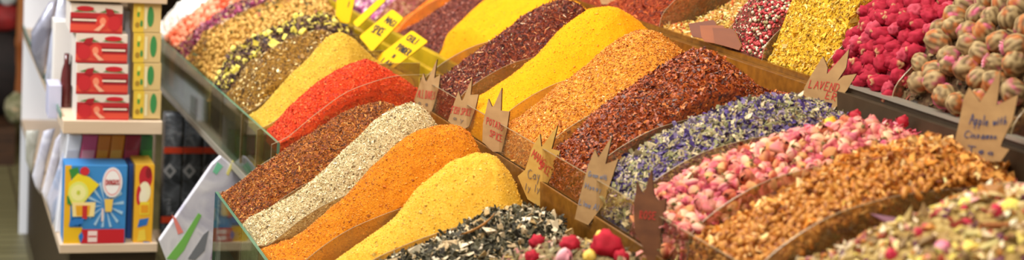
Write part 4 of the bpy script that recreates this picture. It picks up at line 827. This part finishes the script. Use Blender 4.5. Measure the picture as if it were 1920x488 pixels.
apple = [('#f0b428', Q(0, 0, 1, 1)), ('#c02430', ell(.55, .84, .36, .15)), ('#8c1820', ell(.7, .9, .16, .07)), ('#f4ecc8', ell(.52, .66, .32, .13)), ('#c82838', ell(.22, .62, .14, .12)), ('#f4ecd0', ell(.45, .60, .2, .10)), ('#f0d438', Q(.3, .38, .8, .54)), ('#e89c20', Q(.35, .40, .75, .50)), ('#2c70c0', [(.2, .22), (.7, .25), (.8, .34), (.3, .32)]), ('#f0d048', [(.2, .04), (.7, .06), (.6, .2), (.3, .18)]), ('#2c70c0', Q(.55, .0, .9, .04))]
carton('tea_box', 249, 309, 284, 459.5, Y0+.010, .12, '#eec048', apple, 'yellow tea box with a red apple, right of the big blue tea box', side='#b08030')
carton('tea_box', 236, 309, 248, 459.5, Y0+.055, .10, '#24509c', [], 'dark blue side of a carton squeezed between the blue and the yellow tea box')
# packets standing in a row behind
for (xa, xb, c1, c2, lb) in ((122, 150, '#f4f4f8', '#d8d8e4', 'white packet at the left end of the upright row'), (150, 180, '#e85c8c', '#f8b0c4', 'pink packet in the upright row behind the blue box'), (180, 205, '#f08c1c', '#f8b040', 'orange packet directly right of the pink one'), (205, 231, '#f49c28', '#fcc860', 'lighter orange packet left of the crimson one'), (231, 262, '#a81c3c', '#c84868', 'crimson packet right of the orange packets'), (263, 288, '#2c7c34', '#48a048', 'green packet at the right end of the upright row')):
    Yp = Y0+.13; a = at(xa, 312, 1, Yp); b_ = at(xb-1, 312, 1, Yp); c = at(xa, 257, 1, Yp); dx = .022 if xa < 255 else 0
    zz = zb; r = empty('tea_packet', Vector(((a.x+b_.x)/2, Yp+.05, zz)), lb, 'packet', 'packets behind the blue box')
    m = MB(); m.prism([(a.x-dx, Yp, zz), (b_.x-dx, Yp, zz), (b_.x+dx*.35, Yp+.02, c.z), (a.x+dx*.35, Yp+.02, c.z)], (0, .10, 0)); bevel(m.build('wrapper', plain('packet_foil', c1, .3, coat=.4), r), .003)
    m = MB(); m.prism([(a.x-dx*.3+.004, Yp-.0006+.012, zz+(c.z-zz)*.62), (b_.x-dx*.3-.004, Yp+.0114, zz+(c.z-zz)*.62), (b_.x-.002, Yp+.0154, zz+(c.z-zz)*.85), (a.x+.006, Yp+.0154, zz+(c.z-zz)*.85)], (0, .001, 0)); m.build('label_patch', plain('packet_label', c2, .4), r)
# things standing deeper on the upper board
carton('storage_carton', 98, 40, 139, 214, Y0+.34, .1, '#efe8e0', [], 'tall cream white carton behind the bottles, upper left of the shelf', 'box')
carton('storage_carton', 90, 160, 114, 222, Y0+.18, .1, '#c4c4dc', [], 'pale lilac carton on the board below the leaning silver bag', 'box')
def turned(name, px, py0, py1, Y, rw, prof, mat, label, cat, group=None):
    a = at(px, py1, 1, Y); b_ = at(px, py0, 1, Y); V = []; Fc = []; n = 20
    for i, (t_, r_) in enumerate(prof):
        for j in range(n): an = j*6.2832/n; V.append((a.x+rw*r_*math.cos(an), Y+rw*r_*math.sin(an), a.z+(b_.z-a.z)*t_))
        if i: Fc += [((i-1)*n+j, (i-1)*n+(j+1) % n, i*n+(j+1) % n, i*n+j) for j in range(n)]
    Fc += [tuple(reversed(range(n))), tuple(range(len(V)-n, len(V)))]
    return tagset(raw(name, V, Fc, mat, smooth=True), label, cat, group)
turned('syrup_bottle', 122, 100, 226, Y0+.20, .016, [(0, .9), (.03, 1), (.6, 1), (.75, .8), (.85, .45), (1, .42)], plain('dark_red_glass', '#5c1c1c', .15, coat=.5), 'dark red bottle beside the stack of pomegranate boxes', 'bottle')
turned('syrup_bottle', 134, 88, 226, Y0+.22, .015, [(0, .9), (.03, 1), (.55, 1), (.7, .8), (.82, .5), (1, .45)], plain('dark_brown_glass', '#2c1a14', .12, coat=.5), 'dark brown bottle between the dark red bottle and the pomegranate boxes', 'bottle')
# leaning foil bags
def pouch(name, px, Y, th, mat, label, cat, base=None, group=None, sub=None, extra=None):
    """puffed pouch, its outline on plane Y"""
    P = [at(x, y, 1, Y) for x, y in px]; c = sum(P, Vector())/len(P); n = len(P); V = []; Fc = []
    rings = [(1, 0), (.96, -.35), (.8, -.8), (.45, -1)]
    V += [tuple(p) for p in P]
    def ring(s, d):
        i = len(V); V.extend([tuple(c+(p-c)*s+Vector((0, d*th/2, 0))) for p in P]); return i
    for sg in (-1, 1):
        prev = 0
        for s, d in rings[1:]:
            i = ring(s, d*-sg)
            for k in range(n):
                q = (prev+k, prev+(k+1) % n, i+(k+1) % n, i+k); Fc.append(q if sg < 0 else q[::-1])
            prev = i
        Fc.append(tuple(prev+k for k in range(n)) if sg < 0 else tuple(prev+k for k in range(n))[::-1])
    o = raw(name, V, Fc, mat, smooth=True); return tagset(o, label, cat, group)
def foil(name, c1, c2, c3=None, sc=9, metal=.5, rough=.28):
    m, nt, b = newmat(name); L = nt.links.new; tc = nt.nodes.new('ShaderNodeTexCoord'); n = nt.nodes.new('ShaderNodeTexNoise'); n.inputs['Scale'].default_value = sc; n.inputs['Detail'].default_value = 6; n.inputs['Distortion'].default_value = 1.2
    r = nt.nodes.new('ShaderNodeValToRGB'); e = r.color_ramp.elements; e[0].position = .38; e[0].color = lin(c1); e[1].position = .6; e[1].color = lin(c2)
    if c3: k = e.new(.72); k.color = lin(c3)
    bp = nt.nodes.new('ShaderNodeBump'); bp.inputs['Strength'].default_value = .42; bp.inputs['Distance'].default_value = .01
    L(tc.outputs['Object'], n.inputs['Vector']); L(n.outputs['Fac'], r.inputs['Fac']); L(r.outputs['Color'], b.inputs['Base Color']); L(n.outputs['Fac'], bp.inputs['Height']); L(bp.outputs['Normal'], b.inputs['Normal'])
    b.inputs['Metallic'].default_value = metal; b.inputs['Roughness'].default_value = rough; return m
def onboard(px, py, zz): return at(px, py, 2, zz+.001).y
ya = onboard(78, 150, zt)
pouch('foil_bag', [(70,40),(92,4),(112,-4),(104,40),(88,118),(80,150),(68,124),(58,95),(58,60)], ya, .04, foil('silver_foil', '#8c8c9c', '#c4c4d4', '#a88c84'), 'grey silver foil bag leaning at the far left of the upper board', 'bag')
ya = onboard(90, 174, zt)
pouch('foil_bag', [(110,-4),(131,-4),(130,34),(114,84),(100,130),(92,172),(84,150),(94,70)], ya, .03, foil('white_foil', '#c4c8dc', '#f0f2fc'), 'white foil bag leaning in front of the grey silver one', 'bag')
for px_, c1, c2, lb in (([(48,245),(74,244),(66,290),(60,331),(48,300)], '#a4a498', '#c8c8c0', 'grey leaning packet, rearmost of the slanted row on the lower board'), ([(60,330),(82,246),(104,240),(88,300),(76,366),(66,350)], '#dcdce8', '#b8b8cc', 'white printed packet, second of the slanted row on the lower board'),
                       ([(78,360),(104,262),(118,244),(120,268),(106,330),(92,398)], '#e8e6f0', '#c4c0d0', 'white packet with a pink spot, third of the slanted row on the lower board'), ([(97,424),(88,370),(106,322),(118,285),(121,330),(114,370)], '#c8c8d8', '#8ca0c0', 'bluish packet, nearest of the slanted row beside the blue tea box')):
    lo = max(px_, key=lambda q: q[1]); pouch('leaning_packet', px_, onboard(lo[0], lo[1], zb), .018, foil('packet_film', c1, c2, sc=14, metal=.1, rough=.4), lb, 'packet')
# black vacuum packs behind a clear sheet
Yk = 4.88
for i, (xa, xb) in enumerate(((301, 336), (337, 373), (374, 410))):
    a = at(xa, 440, 1, Yk); b_ = at(xb, 440, 1, Yk); c = at(xa, 214, 1, Yk)
    r = empty('coffee_pack', Vector(((a.x+b_.x)/2, Yk+.03, a.z)), ['black glossy vacuum pack with a white diamond, leftmost of three', 'black glossy vacuum pack with a white diamond, middle of three', 'black glossy vacuum pack with a white diamond, rightmost of three'][i], 'pack', 'black vacuum packs')
    m = MB(); m.box((a.x+.001, Yk, a.z), (b_.x-.001, Yk+.06, c.z)); o = m.build('wrapper', foil('black_film_%d' % i, '#3c4148', '#7c8490', '#c8d2e0', 16, .15, .25), r); bevel(o, .006, 3)
    mx_ = (xa+xb)/2
    m = MB()
    for yy in (321,):
        d = 12; P = [at(mx_, yy-d-2, 1, Yk-.0015), at(mx_+d, yy, 1, Yk-.0015), at(mx_, yy+d+2, 1, Yk-.0015), at(mx_-d, yy, 1, Yk-.0015)]
        m.prism(P, (0, .001, 0), 0); cc = sum(P, Vector())/4; m.prism([cc+(p-cc)*.55-Vector((0, .0006, 0)) for p in P], (0, .0005, 0), 1)
    m.build('diamond_mark', [mc('#c8ccd4'), mc('#5c646c')], o)
    w = MB()
    for (ya, yb) in ((262, 218), (402, 370)):
        for g, st in enumerate(['S', 'a', 'r', 'a', 'y']):
            for s in GL[st]:
                w.ribbon([at(mx_-5+gy*11, ya+(yb-ya)*((g+gx*.8)/5), 1, Yk-.001) for gx, gy in s], .0026, Vector((0, -1, 0)), .0006)
    w.build('lettering', mc('#b4bcc8'), o)
    for (ya, yb) in ((276, 288), (406, 418)):
        m = MB(); p, q = at(xa, ya, 1, Yk), at(xb, yb, 1, Yk); m.box((a.x, Yk-.002, q.z), (b_.x, Yk-.0005, p.z)); m.build('red_band', mc('#f4502c'), o)
m = MB(); a = at(293, 186, 1, Yk-.02); b_ = at(414, 445, 1, Yk-.02)
t = empty('clear_case', Vector(((a.x+b_.x)/2, Yk+.02, b_.z)), 'clear acrylic case enclosing the black vacuum packs', 'case')
m.box((a.x, Yk-.02, b_.z), (a.x+.003, Yk+.075, a.z)); m.build('side_sheet', [glass('case_sheet', '#f4f0f0', .12, '#d0b8b8')], t)
m = MB(); m.box((a.x, Yk-.023, b_.z-.012), (b_.x, Yk+.08, b_.z)); m.build('case_base', WS, t)
m = MB(); m.box((a.x, Yk-.023, .0), (a.x+.012, Yk+.08, b_.z-.012)); m.box((b_.x-.012, Yk-.023, .0), (b_.x, Yk+.08, b_.z-.012)); m.build('case_stand', WS, t)
# printed plastic bag in front of the packs
Yb = 4.02
bagm = foil('printed_film', '#c8c8dc', '#f0f0fa', '#b8b8cc', 7, .15, .3)
P = [at(x, y, 1, Yb) for x, y in [(398,308),(414,293),(430,306),(450,330),(458,345),(460,470),(440,540),(330,540),(312,488),(298,452)]]
r = empty('plastic_bag', Vector((P[5].x, Yb, P[5].z)), 'shiny white printed plastic bag slanting in front of the black vacuum packs', 'bag')
m = MB(); m.prism(P, (0, .02, 0)); bevel(m.build('bag_body', bagm, r), .004, 3)
for cname, colr, pts in (('green_print', '#7cc05c', [(372,400),(378,404),(345,470),(330,488),(312,486),(340,450)]), ('green_print', '#78c8a4', [(408,304),(418,312),(406,328),(399,322)]), ('pink_print', '#f08c84', [(322,402),(330,410),(344,436),(334,440)]), ('grey_print', '#7c8088', [(382,440),(392,432),(384,470),(366,488),(352,486)]), ('grey_print', '#a08ca8', [(404,440),(412,436),(404,480),(394,488)]), ('yellow_print', '#e8e088', [(436,300),(440,306),(428,330),(424,326)])):
    m = MB(); m.prism([at(x, y, 1, Yb-.0015) for x, y in pts], (0, .001, 0)); m.build(cname, mc(colr), r)

# ================================================================== FAR AISLE
def blob(name, px, py, Y, r, sc, mat, label, cat, seed=1, rest=None):
    p = at(px, py, 1, Y); V = I3*(1+.12*nz(I3, 1.6, seed))[:, None]*np.array(sc)*r+np.array(p)
    if rest is not None: V[:, 2] += rest-V[:, 2].min()
    return tagset(raw(name, V, I3F, mat, smooth=True), label, cat)
t = empty('far_stall', (-.2, 7.7, 0), 'dark far stall counter at the left edge of the photo', 'stall')
zc = at(10, 240, 1, 7.4).z
m = MB(); m.box((-1.6, 7.4, 0), (.42, 8.2, zc)); m.build('counter', wood('far_counter', '#2c1c12', '#5c3c24'), t)
m = MB(); m.box((-1.6, 8.15, zc), (.7, 8.2, 2.4)); m.build('back_wall', plain('black_cloth', '#0c0a0a', .9), t)
turned('wooden_post', 37, -30, 240, 7.6, .028, [(0, 1.15), (.06, 1.15), (.08, 1), (.5, .92), (.52, 1.1), (.56, 1.1), (.58, .95), (.88, .8), (.90, 1.05), (1, 1.05)], wood('post_wood', '#8c4a20', '#c07c44', (8, 8, 2), .4), 'turned reddish wooden post at the far left edge behind the shelf', 'post').location.z = zc
cl = blob('cushion', 4, 205, 7.7, .13, (1.5, .9, 1.5), plain('brown_cloth', '#1c1210', .8, noise_amt=.4), 'large brown cloth bundle on the far stall counter, at the left edge', 'bundle', 6, rest=zc)
tz = max((cl.matrix_basis @ v.co).z for v in cl.data.vertices)
c2 = blob('cushion', 6, 112, 7.7, .07, (1.5, .9, .9), plain('red_cloth', '#8c1c1c', .7, noise_amt=.3), 'dark red bundle lying on the brown bundle of the far stall', 'bundle', 2, rest=tz-.01)
tz = max((c2.matrix_basis @ v.co).z for v in c2.data.vertices)
blob('paper_bag', 14, 68, 7.7, .05, (1, .8, 1.35), plain('pale_bag', '#c8d4d4', .5), 'pale greenish white round bag on top of the dark red bundle', 'bag', 3, rest=tz-.008)
blob('flower_bundle', 30, 215, 7.5, .06, (.9, .8, 1.2), foil('moss_bundle', '#6c7048', '#b0a888', '#d8b088', 22, 0, .8), 'mossy green bundle at the foot of the wooden post', 'bundle', 4, rest=zc)
a = at(48, 232, 1, 7.38); b_ = at(49, -40, 1, 7.38); r = empty('bead_string', a, 'string of lime green and magenta beads hanging beside the wooden post', 'bead string')
m = MB(); m.box((a.x-.002, a.y-.002, a.z), (a.x+.002, a.y+.002, 2.6)); m.build('string', mc('#6c3050'), r)
for py, c in ((80, '#d8e048'), (45, '#c83c8c'), (140, '#a8307c'), (215, '#c83ca0')):
    p = at(48, py, 1, 7.38); raw('bead', I2*np.array([.010, .010, .028])+np.array([a.x, a.y, p.z]), I2F, plain('bead', c, .4), r, smooth=True)
m = MB(); m.box((a.x-.01, 7.37, 2.6), (a.x+.01, 8.15, 2.62)); m.build('bracket', M['board'], r)
# ================================================================== LIGHT
def area(name, loc, target, size, energy, color):
    l = bpy.data.lights.new(name, 'AREA'); l.shape = 'RECTANGLE'; l.size, l.size_y = size; l.energy = energy; l.color = color
    o = bpy.data.objects.new(name, l); COL.objects.link(o); o.location = loc; o.rotation_euler = (Vector(target)-Vector(loc)).to_track_quat('-Z', 'Y').to_euler(); return o
area('ceiling_lamp_front', (.4, 2.2, 3.1), (1.1, 2.8, .9), (1.2, 1.6), 62, (1, .93, .82))
area('ceiling_lamp_far', (.6, 4.8, 3.1), (1.0, 4.9, .9), (1.2, 1.6), 55, (1, .94, .84))
area('aisle_lamp', (-1.0, 3.4, 3.1), (.8, 4.0, .6), (1.0, 2.0), 45, (1, .96, .92))
area('shelf_fill', (-.7, 4.3, 2.2), (.5, 5.6, .6), (.6, .6), 38, (.86, .92, 1))  # added bluish fill over the aisle, brightens the packs and white panel
for i, (x, y) in enumerate(((1.0, 1.7), (1.25, 2.9), (1.2, 4.1))):
    l = bpy.data.lights.new('stall_bulb', 'POINT'); l.energy = 9; l.color = (1, .88, .7); l.shadow_soft_size = .05
    o = bpy.data.objects.new('stall_bulb', l); COL.objects.link(o); o.location = (x, y, 2.35)
wd = bpy.data.worlds.new('world'); SC.world = wd; wd.use_nodes = True; wd.node_tree.nodes['Background'].inputs['Color'].default_value = (1, .93, .84, 1); wd.node_tree.nodes['Background'].inputs['Strength'].default_value = .42
vs = SC.view_settings; vs.view_transform = 'Standard'; vs.look = 'None'; vs.gamma = 1; vs.use_curve_mapping = False; vs.exposure = 0.07
